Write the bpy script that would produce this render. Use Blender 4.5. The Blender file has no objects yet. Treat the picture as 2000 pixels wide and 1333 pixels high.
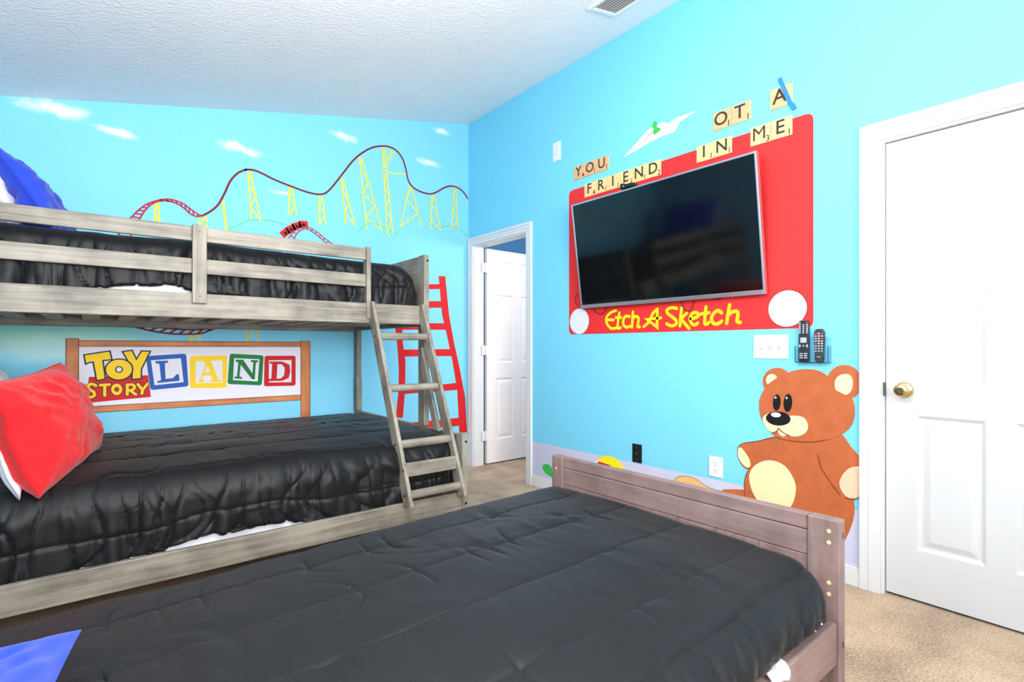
import bpy, bmesh, math, random
import numpy as np
from mathutils import Vector, Matrix
from mathutils.geometry import tessellate_polygon

sc = bpy.context.scene
COL = sc.collection
R = math.radians
rng = np.random.RandomState(7)
random.seed(7)

# ------------------------------------------------------------------ camera, sky, lights, exposure
F_PX, YAW, HORIZON, EYE = 1018.15, R(51.0), 679.25, 1.10
XB, YA = 2.746, 4.036            # right wall plane x = XB, back wall plane y = YA
XL, YF = -0.55, -1.60            # left wall, front wall (behind the camera)
ZC, CSL = 3.184, 0.2185          # vaulted ceiling: height at the right wall, slope towards the left
def ceil_z(x): return ZC - CSL * (XB - x)

cd = bpy.data.cameras.new('camera')
cam = bpy.data.objects.new('camera', cd); COL.objects.link(cam)
cam.location = (0, 0, EYE)
cam.rotation_euler = (R(90), 0, -(R(90) - YAW))
cd.sensor_width = 36.0
cd.lens = 36.0 * F_PX / 2000.0
cd.shift_y = (HORIZON - 666.5) / 2000.0
cd.clip_start = 0.02
sc.camera = cam

w = bpy.data.worlds.new('daylight'); sc.world = w; w.use_nodes = True
bgn = w.node_tree.nodes['Background']
bgn.inputs[0].default_value = (0.75, 0.88, 1.0, 1); bgn.inputs[1].default_value = 1.6

def area(name, loc, rot, sx, sy, power, col):
    l = bpy.data.lights.new(name, 'AREA'); l.shape = 'RECTANGLE'; l.size = sx; l.size_y = sy
    l.energy = power; l.color = col
    o = bpy.data.objects.new(name, l); COL.objects.link(o); o.location = loc; o.rotation_euler = rot
    return o
# daylight of the left window; the front window's light is an added fill
wfl = area('added_window_light', (0.45, YF + 0.03, 1.48), (R(90), 0, 0), 1.7, 1.25, 45, (1.0, 0.97, 0.94))
wfl.data.spread = R(104)   # beam narrowed to keep the added light off the white door

area('window_daylight_left', (XL + 0.03, 1.25, 1.5), (R(90), 0, R(-90)), 1.2, 1.1, 9, (0.95, 0.98, 1.0))
# added fill bulb below the ceiling, out of view, without a fixture
FILL_XY = (0.80, 1.00)
pl = bpy.data.lights.new('ceiling_fill_bulb', 'POINT'); pl.energy = 36; pl.color = (1.0, 0.96, 0.93); pl.shadow_soft_size = 0.14
po = bpy.data.objects.new('ceiling_fill_bulb', pl); COL.objects.link(po); po.location = (FILL_XY[0], FILL_XY[1], ceil_z(FILL_XY[0]) - 0.85)
# added fill behind the camera, aimed at the ceiling like a bounced flash
BOUNCE_POS = (0.45, -0.60, 1.66)
ul = area('bounce_fill', BOUNCE_POS, (R(180), 0, 0), 0.34, 0.34, 68, (1.0, 0.955, 0.92))
# the hallway's lamp
hl = bpy.data.lights.new('hall_lamp_bulb', 'POINT'); hl.energy = 33; hl.color = (1.0, 0.80, 0.69); hl.shadow_soft_size = 0.12
ho = bpy.data.objects.new('hall_lamp_bulb', hl); COL.objects.link(ho); ho.location = (3.55, 2.5, 2.0)

vs = sc.view_settings
vs.view_transform = 'Standard'; vs.look = 'None'; vs.gamma = 1.0; vs.use_curve_mapping = False
vs.exposure = 0.70

# ------------------------------------------------------------------ helpers
CS, SN = math.cos(YAW), math.sin(YAW)
def ray(px, py):
    u = px - 1000.0
    return np.array((u * SN + F_PX * CS, -u * CS + F_PX * SN, HORIZON - py))
def onA(px, py):                  # point of the photo on the back wall -> (x, z)
    d = ray(px, py); k = YA / d[1]; return (k * d[0], EYE + k * d[2])
def onB(px, py):                  # point of the photo on the right wall -> (y, z)
    d = ray(px, py); k = XB / d[0]; return (k * d[1], EYE + k * d[2])

def lin(c):
    return tuple((x / 12.92 if x <= 0.04045 else ((x + 0.055) / 1.055) ** 2.4) for x in c)
def rgb(r, g, b): return lin((r / 255., g / 255., b / 255.))

MATS = {}
def nodes_of(name):
    m = bpy.data.materials.new(name); m.use_nodes = True
    nt = m.node_tree; b = nt.nodes['Principled BSDF']
    return m, nt, b
def mat(name, col, rough=0.5, metal=0.0, spec=0.5, bump=0.0, bscale=200.0, vary=0.0, vscale=8.0, sheen=0.0, coat=0.0):
    if name in MATS: return MATS[name]
    m, nt, b = nodes_of(name)
    b.inputs['Roughness'].default_value = rough; b.inputs['Metallic'].default_value = metal
    b.inputs['Specular IOR Level'].default_value = spec
    b.inputs['Sheen Weight'].default_value = sheen; b.inputs['Coat Weight'].default_value = coat
    tc = nt.nodes.new('ShaderNodeTexCoord')
    n = nt.nodes.new('ShaderNodeTexNoise'); n.inputs['Scale'].default_value = vscale; n.inputs['Detail'].default_value = 5
    nt.links.new(tc.outputs['Object'], n.inputs['Vector'])
    r = nt.nodes.new('ShaderNodeValToRGB')
    k = 1.0 - vary
    r.color_ramp.elements[0].color = (col[0] * k, col[1] * k, col[2] * k, 1)
    r.color_ramp.elements[1].color = (min(1, col[0] * (1 + vary * .5)), min(1, col[1] * (1 + vary * .5)), min(1, col[2] * (1 + vary * .5)), 1)
    r.color_ramp.elements[0].position = .3; r.color_ramp.elements[1].position = .7
    nt.links.new(n.outputs['Fac'], r.inputs['Fac']); nt.links.new(r.outputs['Color'], b.inputs['Base Color'])
    if bump:
        n2 = nt.nodes.new('ShaderNodeTexNoise'); n2.inputs['Scale'].default_value = bscale; n2.inputs['Detail'].default_value = 3
        nt.links.new(tc.outputs['Object'], n2.inputs['Vector'])
        bp = nt.nodes.new('ShaderNodeBump'); bp.inputs['Strength'].default_value = bump; bp.inputs['Distance'].default_value = 0.004
        nt.links.new(n2.outputs['Fac'], bp.inputs['Height']); nt.links.new(bp.outputs['Normal'], b.inputs['Normal'])
    MATS[name] = m
    return m
def wood(name, c1, c2, axis, rough=0.55, along=2.6, across=55.0):
    if name in MATS: return MATS[name]
    m, nt, b = nodes_of(name)
    tc = nt.nodes.new('ShaderNodeTexCoord'); mp = nt.nodes.new('ShaderNodeMapping')
    s = [across] * 3; s['xyz'.index(axis)] = along; mp.inputs['Scale'].default_value = s
    nt.links.new(tc.outputs['Object'], mp.inputs['Vector'])
    n = nt.nodes.new('ShaderNodeTexNoise'); n.inputs['Scale'].default_value = 1.0; n.inputs['Detail'].default_value = 6; n.inputs['Roughness'].default_value = .65
    n.inputs['Distortion'].default_value = .4
    nt.links.new(mp.outputs['Vector'], n.inputs['Vector'])
    n3 = nt.nodes.new('ShaderNodeTexNoise'); n3.inputs['Scale'].default_value = 7.0; n3.inputs['Detail'].default_value = 3
    nt.links.new(tc.outputs['Object'], n3.inputs['Vector'])
    mx = nt.nodes.new('ShaderNodeMath'); mx.operation = 'MULTIPLY_ADD'; mx.inputs[1].default_value = .45
    ad = nt.nodes.new('ShaderNodeMath'); ad.operation = 'MULTIPLY'; ad.inputs[1].default_value = .6
    nt.links.new(n.outputs['Fac'], ad.inputs[0]); nt.links.new(n3.outputs['Fac'], mx.inputs[0]); nt.links.new(ad.outputs[0], mx.inputs[2])
    r = nt.nodes.new('ShaderNodeValToRGB')
    r.color_ramp.elements[0].position = .36; r.color_ramp.elements[1].position = .66
    r.color_ramp.elements[0].color = (*c1, 1); r.color_ramp.elements[1].color = (*c2, 1)
    nt.links.new(mx.outputs[0], r.inputs['Fac']); nt.links.new(r.outputs['Color'], b.inputs['Base Color'])
    b.inputs['Roughness'].default_value = rough
    bp = nt.nodes.new('ShaderNodeBump'); bp.inputs['Strength'].default_value = .12; bp.inputs['Distance'].default_value = .002
    nt.links.new(n.outputs['Fac'], bp.inputs['Height']); nt.links.new(bp.outputs['Normal'], b.inputs['Normal'])
    MATS[name] = m
    return m

class MB:                          # mesh builder in world coordinates; one material index per face
    def __init__(s): s.v = []; s.f = []; s.mi = []
    def add(s, vs, fs, mi=0):
        o = len(s.v); s.v += [tuple(map(float, p)) for p in vs]; s.f += [tuple(o + i for i in f) for f in fs]; s.mi += [mi] * len(fs); return s
    def box(s, x0, x1, y0, y1, z0, z1, mi=0, M=None):
        vs = [(x, y, z) for x in (x0, x1) for y in (y0, y1) for z in (z0, z1)]
        if M is not None: vs = [tuple(M @ Vector(p)) for p in vs]
        return s.add(vs, [(0, 1, 3, 2), (4, 6, 7, 5), (0, 4, 5, 1), (2, 3, 7, 6), (0, 2, 6, 4), (1, 5, 7, 3)], mi)
    def tube(s, pts, r, n=12, mi=0, caps=True):
        pts = [Vector(p) for p in pts]; rings = []
        for i, p in enumerate(pts):
            t = (pts[min(i + 1, len(pts) - 1)] - pts[max(i - 1, 0)]).normalized()
            a = Vector((0, 0, 1)) if abs(t.z) < .9 else Vector((1, 0, 0))
            e1 = t.cross(a).normalized(); e2 = t.cross(e1)
            rr = r[i] if isinstance(r, (list, tuple)) else r
            rings.append([p + (e1 * math.cos(2 * math.pi * k / n) + e2 * math.sin(2 * math.pi * k / n)) * rr for k in range(n)])
        vs = [q for ring in rings for q in ring]; fs = []
        for i in range(len(pts) - 1):
            for k in range(n): fs.append((i * n + k, i * n + (k + 1) % n, (i + 1) * n + (k + 1) % n, (i + 1) * n + k))
        if caps: fs += [tuple(range(n))[::-1], tuple((len(pts) - 1) * n + k for k in range(n))]
        return s.add(vs, fs, mi)
    def lathe(s, prof, org, ax, n=28, mi=0):   # prof: (radius, height along ax)
        ax = Vector(ax).normalized(); a = Vector((0, 0, 1)) if abs(ax.z) < .9 else Vector((1, 0, 0))
        e1 = ax.cross(a).normalized(); e2 = ax.cross(e1); org = Vector(org)
        vs = [org + ax * h + (e1 * math.cos(2 * math.pi * k / n) + e2 * math.sin(2 * math.pi * k / n)) * max(r, 1e-4) for r, h in prof for k in range(n)]
        fs = [(i * n + k, i * n + (k + 1) % n, (i + 1) * n + (k + 1) % n, (i + 1) * n + k) for i in range(len(prof) - 1) for k in range(n)]
        fs += [tuple(range(n)), tuple((len(prof) - 1) * n + k for k in range(n))]
        return s.add(vs, fs, mi)
    def build(s, name, mats, parent=None, smooth=False, bevel=0.0, seg=2, fix=True):
        return mesh_obj(name, s.v, s.f, mats, parent, smooth, bevel, seg, s.mi, fix)

def mesh_obj(name, v, f, mats, parent=None, smooth=False, bevel=0.0, seg=2, mi=None, fix=True):
    v = np.array(v, dtype=float)
    if parent is None: org = np.array(((v[:, 0].min() + v[:, 0].max()) / 2, (v[:, 1].min() + v[:, 1].max()) / 2, v[:, 2].min()))
    else:
        r = parent
        while r.parent: r = r.parent
        org = np.array(r['_o'])
    me = bpy.data.meshes.new(name); me.from_pydata((v - org).tolist(), [], [tuple(q) for q in f])
    if not isinstance(mats, (list, tuple)): mats = [mats]
    for m in mats: me.materials.append(m)
    if mi is not None and len(mats) > 1: me.polygons.foreach_set('material_index', mi)
    if fix:
        bm = bmesh.new(); bm.from_mesh(me); bmesh.ops.recalc_face_normals(bm, faces=bm.faces); bm.to_mesh(me); bm.free()
    if smooth:
        me.polygons.foreach_set('use_smooth', [True] * len(me.polygons))
    me.update()
    o = bpy.data.objects.new(name, me); COL.objects.link(o)
    if parent is None: o.location = org; o['_o'] = org.tolist()
    else: o.parent = parent
    if bevel:
        b = o.modifiers.new('bevel', 'BEVEL'); b.width = bevel; b.segments = seg; b.limit_method = 'ANGLE'; b.angle_limit = R(40)
    return o
def tag(o, label, cat, group=None):
    o['label'] = label; o['category'] = cat
    if group: o['group'] = group
    return o
def thing(name, loc, label, cat, group=None):
    o = bpy.data.objects.new(name, None); COL.objects.link(o); o.location = loc; o['_o'] = list(map(float, loc)); o.empty_display_size = .05
    return tag(o, label, cat, group)
def struct(o): o['kind'] = 'structure'; return o

# flat painted shapes: 2-D points in the plane of a wall, given thickness towards the room
LAYER = 0.0011
def wall_pt(wall, p, d):
    return (p[0], YA - d, p[1]) if wall == 'A' else (XB - d, p[0], p[1])
def slab(mb, wall, pts, layer, mi=0):
    d = LAYER * (layer + 1); n = len(pts)
    tris = tessellate_polygon([[Vector((p[0], p[1], 0)) for p in pts]])
    mb.add([wall_pt(wall, p, d) for p in pts], [tuple(t) for t in tris], mi)
    mb.add([wall_pt(wall, p, d) for p in pts] + [wall_pt(wall, p, 0.0001) for p in pts], [(i, (i + 1) % n, n + (i + 1) % n, n + i) for i in range(n)], mi)
def px2(wall, pts, reg):            # zoom-crop coordinates -> wall plane
    x0, y0, k = reg; fn = onA if wall == 'A' else onB
    return [fn(x0 + a * k, y0 + b * k) for a, b in pts]
def smooth_line(pts, n=8, closed=False):
    P = [np.array(p, float) for p in pts]; out = []
    m = len(P)
    for i in range(m if closed else m - 1):
        if closed: p0, p1, p2, p3 = P[(i - 1) % m], P[i], P[(i + 1) % m], P[(i + 2) % m]
        else: p0, p1, p2, p3 = P[max(i - 1, 0)], P[i], P[i + 1], P[min(i + 2, m - 1)]
        for k in range(n):
            t = k / n
            out.append(tuple(.5 * ((2 * p1) + (p2 - p0) * t + (2 * p0 - 5 * p1 + 4 * p2 - p3) * t * t + (3 * p1 - p0 - 3 * p2 + p3) * t ** 3)))
    if not closed: out.append(tuple(P[-1]))
    return out
def stroke(mb, wall, pts, width, layer, mi=0, caps=True, closed=False):
    # one mitred ribbon with round ends; each further stroke lies a hair nearer the room, like a further brush stroke
    mb.ns = getattr(mb, 'ns', -1) + 1
    d = LAYER * (layer + 1) + 4e-5 * (mb.ns % 14); h = width / 2
    P = [np.array(p, float) for p in pts]; P = [P[0]] + [q for p, q in zip(P[:-1], P[1:]) if np.hypot(*(q - p)) > 1e-6]
    if closed and np.hypot(*(P[0] - P[-1])) < 1e-6: P.pop()
    n = len(P); Lf, Rt = [], []
    for i in range(n):
        a = P[i - 1] if (i > 0 or closed) else None; c = P[(i + 1) % n] if (i < n - 1 or closed) else None
        t1 = (P[i] - a) / np.hypot(*(P[i] - a)) if a is not None else None; t2 = (c - P[i]) / np.hypot(*(c - P[i])) if c is not None else None
        if t1 is None: t1 = t2
        if t2 is None: t2 = t1
        m = np.array((-(t1 + t2)[1], (t1 + t2)[0])); m = m / max(np.hypot(*m), 1e-6)
        k = h / max(.45, float(m @ np.array((-t1[1], t1[0]))))
        Lf.append(P[i] + m * k); Rt.append(P[i] - m * k)
    mb.add([wall_pt(wall, q, d) for q in Lf + Rt], [(i, (i + 1) % n, n + (i + 1) % n, n + i) for i in range(n if closed else n - 1)], mi)
    if caps and not closed:
        for e, o_ in ((0, 1), (n - 1, n - 2)):
            t = P[e] - P[o_]; a0 = math.atan2(t[1], t[0])
            mb.add([wall_pt(wall, (P[e][0] + h * math.cos(a0 + q), P[e][1] + h * math.sin(a0 + q)), d) for q in np.linspace(-math.pi / 2, math.pi / 2, 7)], [tuple(range(7))], mi)
def ell(cx, cy, rx, ry, n=40, rot=0.0):
    c, s_ = math.cos(rot), math.sin(rot)
    return [(cx + rx * math.cos(t) * c - ry * math.sin(t) * s_, cy + rx * math.cos(t) * s_ + ry * math.sin(t) * c) for t in np.linspace(0, 2 * math.pi, n, endpoint=False)]
def text_faces(s, size, plane, org, right, d, wall, depth_layer, mb, mi=0):
    c = bpy.data.curves.new('glyph', 'FONT'); c.body = s; c.size = size; c.resolution_u = 4; c.offset = 0.0 if s in 'MW' else size * .010; c.align_x = 'CENTER'; c.align_y = 'CENTER'
    o = bpy.data.objects.new('glyph', c)
    me = bpy.data.meshes.new_from_object(o)
    vs = []
    for v in me.vertices:
        a = org[0] + right * v.co.x * d; b = org[1] + v.co.y
        vs.append(wall_pt(wall, (a, b), depth_layer))
    mb.add(vs, [tuple(p.vertices) for p in me.polygons], mi)
    bpy.data.objects.remove(o); bpy.data.meshes.remove(me); bpy.data.curves.remove(c)

# ------------------------------------------------------------------ materials of the room
def wall_paint(name, sky, clouds=(), hills=(), ground=None, split=None, wall='A'):
    m, nt, b = nodes_of(name)
    L = nt.links
    tc = nt.nodes.new('ShaderNodeTexCoord')
    geo = nt.nodes.new('ShaderNodeNewGeometry'); sep = nt.nodes.new('ShaderNodeSeparateXYZ'); L.new(geo.outputs['Position'], sep.inputs[0])
    X = sep.outputs['X'] if wall == 'A' else sep.outputs['Y']; Z = sep.outputs['Z']
    def M(op, a, b_=None, c=None):
        n = nt.nodes.new('ShaderNodeMath'); n.operation = op
        for i, q in enumerate((a, b_, c)):
            if q is None: continue
            if isinstance(q, (int, float)): n.inputs[i].default_value = q
            else: L.new(q, n.inputs[i])
        return n.outputs[0]
    base = nt.nodes.new('ShaderNodeTexNoise'); base.inputs['Scale'].default_value = 1.6; base.inputs['Detail'].default_value = 4
    L.new(geo.outputs['Position'], base.inputs['Vector'])
    mixc = nt.nodes.new('ShaderNodeMix'); mixc.data_type = 'RGBA'
    mixc.inputs['A'].default_value = (sky[0] * .94, sky[1] * .97, sky[2] * .99, 1); mixc.inputs['B'].default_value = (min(1, sky[0] * 1.06), min(1, sky[1] * 1.02), min(1, sky[2]), 1)
    L.new(base.outputs['Fac'], mixc.inputs['Factor']); cur = mixc.outputs['Result']
    if clouds or hills:
        cn = nt.nodes.new('ShaderNodeTexNoise'); cn.inputs['Scale'].default_value = 9.0; cn.inputs['Detail'].default_value = 6; cn.inputs['Roughness'].default_value = .6
        L.new(geo.outputs['Position'], cn.inputs['Vector'])
        def over(cur, mask, col):
            mx = nt.nodes.new('ShaderNodeMix'); mx.data_type = 'RGBA'; mx.inputs['B'].default_value = (*col, 1)
            L.new(cur, mx.inputs['A']); L.new(mask, mx.inputs['Factor']); return mx.outputs['Result']
        def blobs(lst):
            tot = None
            for cx, cz, rx, rz, rot in lst:
                dx = M('SUBTRACT', X, cx); dz = M('SUBTRACT', Z, cz)
                c, s_ = math.cos(rot), math.sin(rot)
                a = M('ADD', M('MULTIPLY', dx, c / rx), M('MULTIPLY', dz, s_ / rx)); e = M('ADD', M('MULTIPLY', dx, -s_ / rz), M('MULTIPLY', dz, c / rz))
                d = M('SQRT', M('ADD', M('MULTIPLY', a, a), M('MULTIPLY', e, e)))
                k = M('SUBTRACT', 1.0, d)
                tot = k if tot is None else M('MAXIMUM', tot, k)
            return tot
        if hills:
            for lst, col, st in hills:
                k = blobs(lst); k = M('ADD', k, M('MULTIPLY', M('SUBTRACT', cn.outputs['Fac'], .5), .5))
                n = nt.nodes.new('ShaderNodeMapRange'); n.interpolation_type = 'SMOOTHSTEP'; n.inputs['From Min'].default_value = 0; n.inputs['From Max'].default_value = .7; n.inputs['To Max'].default_value = st
                L.new(k, n.inputs['Value']); cur = over(cur, n.outputs['Result'], col)
        if clouds:
            k = blobs(clouds); k = M('ADD', k, M('MULTIPLY', M('SUBTRACT', cn.outputs['Fac'], .5), 1.7))
            n = nt.nodes.new('ShaderNodeMapRange'); n.interpolation_type = 'SMOOTHSTEP'; n.inputs['From Min'].default_value = .10; n.inputs['From Max'].default_value = 1.0; n.inputs['To Max'].default_value = .95
            L.new(k, n.inputs['Value']); cur = over(cur, n.outputs['Result'], (.88, .87, .93))
    if split is not None:
        mx = nt.nodes.new('ShaderNodeMix'); mx.data_type = 'RGBA'; mx.inputs['B'].default_value = (*ground, 1)
        L.new(cur, mx.inputs['A']); L.new(M('LESS_THAN', Z, split), mx.inputs['Factor']); cur = mx.outputs['Result']
    L.new(cur, b.inputs['Base Color'])
    b.inputs['Roughness'].default_value = .62; b.inputs['Specular IOR Level'].default_value = .3
    n2 = nt.nodes.new('ShaderNodeTexNoise'); n2.inputs['Scale'].default_value = 80.0; n2.inputs['Detail'].default_value = 3
    L.new(geo.outputs['Position'], n2.inputs['Vector'])
    bp = nt.nodes.new('ShaderNodeBump'); bp.inputs['Strength'].default_value = .40; bp.inputs['Distance'].default_value = .004
    L.new(n2.outputs['Fac'], bp.inputs['Height']); L.new(bp.outputs['Normal'], b.inputs['Normal'])
    return m
def cA(px, py, w_, h_, rot=0.0):
    x, z = onA(px, py); x2, _ = onA(px + w_, py); _, z2 = onA(px, py - h_)
    return (x, z, abs(x2 - x), abs(z2 - z), rot)
SKY_A, SKY_B = (0.215, 0.62, 0.84), (0.195, 0.63, 0.84)
CLOUDS = [cA(110, 214, 92, 20, -.03), cA(155, 222, 45, 16, .12), cA(225, 258, 72, 12, -.12), cA(470, 290, 66, 14, -.12), cA(672, 267, 38, 13, -.08),
          cA(860, 256, 27, 8), cA(836, 318, 30, 11, -.06), cA(548, 376, 36, 7)]
HILLS = [([(-.05, 1.19, .5, .11, 0), (-.35, 1.2, .3, .16, 0)], (.26, .62, .30), .5), ([(-.1, 1.10, .55, .12, 0)], (.66, .90, .80), .55)]
m_wallA = wall_paint('sky_mural_paint', SKY_A, CLOUDS, HILLS)
m_wallB = wall_paint('sky_blue_paint', SKY_B, ground=(.57, .57, .73), split=.352, wall='B')
m_wallP = wall_paint('plain_blue_paint', (.30, .62, .82))
m_wallF = mat('off_white_paint', (.82, .80, .78), rough=.7, spec=.2, bump=.2, bscale=95)
m_hall = wall_paint('hall_blue_paint', (.16, .42, .72))
m_ceil = mat('ceiling_paint', (.90, .865, .865), rough=.8, spec=.2, bump=1.0, bscale=62, vary=.03, vscale=3)
m_white = mat('white_trim_paint', (.72, .72, .725), rough=.35, spec=.45, vary=.015)
m_door = mat('white_door_paint', (.64, .632, .63), rough=.4, spec=.45, bump=.04, bscale=60, vary=.015)
m_hallfloor = None
def carpet():
    m, nt, b = nodes_of('beige_carpet'); L = nt.links
    geo = nt.nodes.new('ShaderNodeNewGeometry')
    def noise(s, d=4):
        n = nt.nodes.new('ShaderNodeTexNoise'); n.inputs['Scale'].default_value = s; n.inputs['Detail'].default_value = d; L.new(geo.outputs['Position'], n.inputs['Vector']); return n.outputs['Fac']
    a, c, e = noise(120, 3), noise(4.5, 4), noise(60, 2)
    m1 = nt.nodes.new('ShaderNodeMath'); m1.operation = 'MULTIPLY_ADD'; m1.inputs[1].default_value = .45; L.new(c, m1.inputs[0])
    m2 = nt.nodes.new('ShaderNodeMath'); m2.operation = 'MULTIPLY'; m2.inputs[1].default_value = .6; L.new(a, m2.inputs[0]); L.new(m2.outputs[0], m1.inputs[2])
    r = nt.nodes.new('ShaderNodeValToRGB'); r.color_ramp.elements[0].position = .36; r.color_ramp.elements[1].position = .66
    r.color_ramp.elements[0].color = (.23, .135, .070, 1); r.color_ramp.elements[1].color = (.66, .46, .285, 1)
    L.new(m1.outputs[0], r.inputs['Fac']); L.new(r.outputs['Color'], b.inputs['Base Color'])
    b.inputs['Roughness'].default_value = .95; b.inputs['Specular IOR Level'].default_value = .1; b.inputs['Sheen Weight'].default_value = .3
    bp = nt.nodes.new('ShaderNodeBump'); bp.inputs['Strength'].default_value = .8; bp.inputs['Distance'].default_value = .012
    L.new(a, bp.inputs['Height']); L.new(bp.outputs['Normal'], b.inputs['Normal'])
    return m
m_carpet = carpet()
m_brass = mat('polished_brass', (.72, .52, .22), rough=.22, metal=1.0)
m_darkbrass = mat('dark_brass', (.12, .09, .05), rough=.35, metal=.8)
m_steel = mat('brushed_steel', (.55, .55, .57), rough=.3, metal=1.0)
m_black = mat('black_plastic', (.008, .008, .009), rough=.4)
m_dark = mat('shadow_gap_black', (.02, .02, .022), rough=.8)

# ------------------------------------------------------------------ room shell
T = .11                           # wall thickness
D1 = (3.195, 3.965, 2.045)        # hall doorway: y from, y to, height
D2 = (0.010, 0.778, 2.030)        # closed door
XH = 5.2
mb = MB(); mb.box(XL - T, XB + T, YF - T, YA + T, -.06, 0); struct(mb.build('floor', m_carpet))
mb = MB(); mb.box(XB + T, XH + T, 1.9, YA + .9, -.06, 0); struct(mb.build('floor_hall', m_carpet))
mb = MB()
zl, zr = ceil_z(XL - T), ceil_z(XB + T)
mb.add([(XL - T, YF - T, zl), (XB + T, YF - T, zr), (XB + T, YA + T, zr), (XL - T, YA + T, zl), (XL - T, YF - T, zl + .1), (XB + T, YF - T, zr + .1), (XB + T, YA + T, zr + .1), (XL - T, YA + T, zl + .1)],
       [(0, 1, 2, 3), (4, 5, 6, 7), (0, 1, 5, 4), (2, 3, 7, 6), (1, 2, 6, 5), (0, 3, 7, 4)])
struct(mb.build('ceiling', m_ceil))
def sloped(mb, x0, x1, y0, y1):
    a, c = ceil_z(x0), ceil_z(x1)
    mb.add([(x0, y0, 0), (x1, y0, 0), (x1, y0, c), (x0, y0, a), (x0, y1, 0), (x1, y1, 0), (x1, y1, c), (x0, y1, a)],
           [(0, 1, 2, 3), (7, 6, 5, 4), (0, 4, 5, 1), (1, 5, 6, 2), (2, 6, 7, 3), (3, 7, 4, 0)])
mb = MB(); sloped(mb, XL - T, XB, YA, YA + T); struct(mb.build('wall_back', m_wallA))
mb = MB()
zt = ZC
for y0, y1, z0, z1 in ((YF, D2[0], 0, zt), (D2[0], D2[1], D2[2], zt), (D2[1], D1[0], 0, zt), (D1[0], D1[1], D1[2], zt), (D1[1], YA + T, 0, zt)):
    mb.box(XB, XB + T, y0, y1, z0, z1)
struct(mb.build('wall_right', m_wallB))
# left wall with its window, front wall with an added window
WL = (.70, 1.85, .95, 2.08); WF = (-.38, 1.48, .85, 2.15)
mb = MB(); zt = ceil_z(XL)
for y0, y1, z0, z1 in ((YF, WL[0], 0, zt), (WL[1], YA, 0, zt), (WL[0], WL[1], 0, WL[2]), (WL[0], WL[1], WL[3], zt)): mb.box(XL - T, XL, y0, y1, z0, z1)
struct(mb.build('wall_left', m_wallP))
mb = MB()
sloped(mb, XL - T, WF[0], YF - T, YF); sloped(mb, WF[1], XB + T, YF - T, YF); mb.box(WF[0], WF[1], YF - T, YF, 0, WF[2])
mb.add([(x, y, z) for y in (YF - T, YF) for x, z in ((WF[0], WF[3]), (WF[1], WF[3]), (WF[1], ceil_z(WF[1])), (WF[0], ceil_z(WF[0])))], [(0, 1, 2, 3), (4, 5, 6, 7), (0, 1, 5, 4), (1, 2, 6, 5), (2, 3, 7, 6), (3, 0, 4, 7)])
struct(mb.build('wall_front', m_wallF))
m_glass = mat('window_glass', (.9, .95, 1.0), rough=.02, spec=.5)
m_glass.node_tree.nodes['Principled BSDF'].inputs['Transmission Weight'].default_value = 1.0
def window(name, axis, a0, a1, z0, z1, plane, sgn):
    def bx(mb, p0, p1, q0, q1, d0, d1):
        if axis == 'y': mb.box(min(plane + sgn * d0, plane + sgn * d1), max(plane + sgn * d0, plane + sgn * d1), p0, p1, q0, q1)
        else: mb.box(p0, p1, min(plane + sgn * d0, plane + sgn * d1), max(plane + sgn * d0, plane + sgn * d1), q0, q1)
    mb = MB(); t = .05
    for p in ((a0, a0 + t, z0, z1), (a1 - t, a1, z0, z1), (a0 + t, a1 - t, z0, z0 + t), (a0 + t, a1 - t, z1 - t, z1), (a0 + t, a1 - t, (z0 + z1) / 2 - .02, (z0 + z1) / 2 + .02)): bx(mb, *p, .03, .08)
    o = struct(mb.build(name, m_white, bevel=.003))
    g = MB(); bx(g, a0 + t, a1 - t, z0 + t, z1 - t, .052, .058); g.build('pane', m_glass, o)
    s_ = MB(); bx(s_, a0 - .04, a1 + .04, z0 - .03, z0, -.05, .03); s_.build('window_sill', m_white, o, bevel=.004)
window('window_1', 'y', WL[0], WL[1], WL[2], WL[3], XL, -1)
window('added_window', 'x', WF[0], WF[1], WF[2], WF[3], YF, -1)  # added window, unseen behind the camera, put in for frontal light
# the hallway behind the open doorway
mb = MB(); mb.box(XB + T, XH, 4.86, 4.96, 0, 2.55); struct(mb.build('wall_hall_back', m_hall))
mb = MB(); mb.box(XH, XH + T, 1.9, 4.86, 0, 2.55); struct(mb.build('wall_hall_far', m_hall))
mb = MB(); mb.box(XB + T, XH, 1.8, 1.9, 0, 2.55); struct(mb.build('wall_hall_near', m_hall))
mb = MB(); mb.box(XB + T, XB + T + .02, YA + T, 4.86, 0, 2.55); struct(mb.build('wall_hall_side', m_hall))
mb = MB(); mb.box(XB + T, XH + T, 1.8, 4.96, 2.55, 2.6); struct(mb.build('ceiling_hall', m_ceil))

# baseboards
def base_profile(mb, y0, y1):
    mb.box(XB - .013, XB, y0, y1, 0, .075); mb.box(XB - .009, XB, y0, y1, .075, .088)
mb = MB(); base_profile(mb, D2[1] + .072, D1[0] - .068); struct(mb.build('baseboard_right', m_white, bevel=.002))
mb = MB(); mb.box(XL, XB - .013, YA - .013, YA, 0, .075); mb.box(XL, XB - .013, YA - .009, YA, .075, .088); struct(mb.build('baseboard_back', m_white, bevel=.002))
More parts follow.
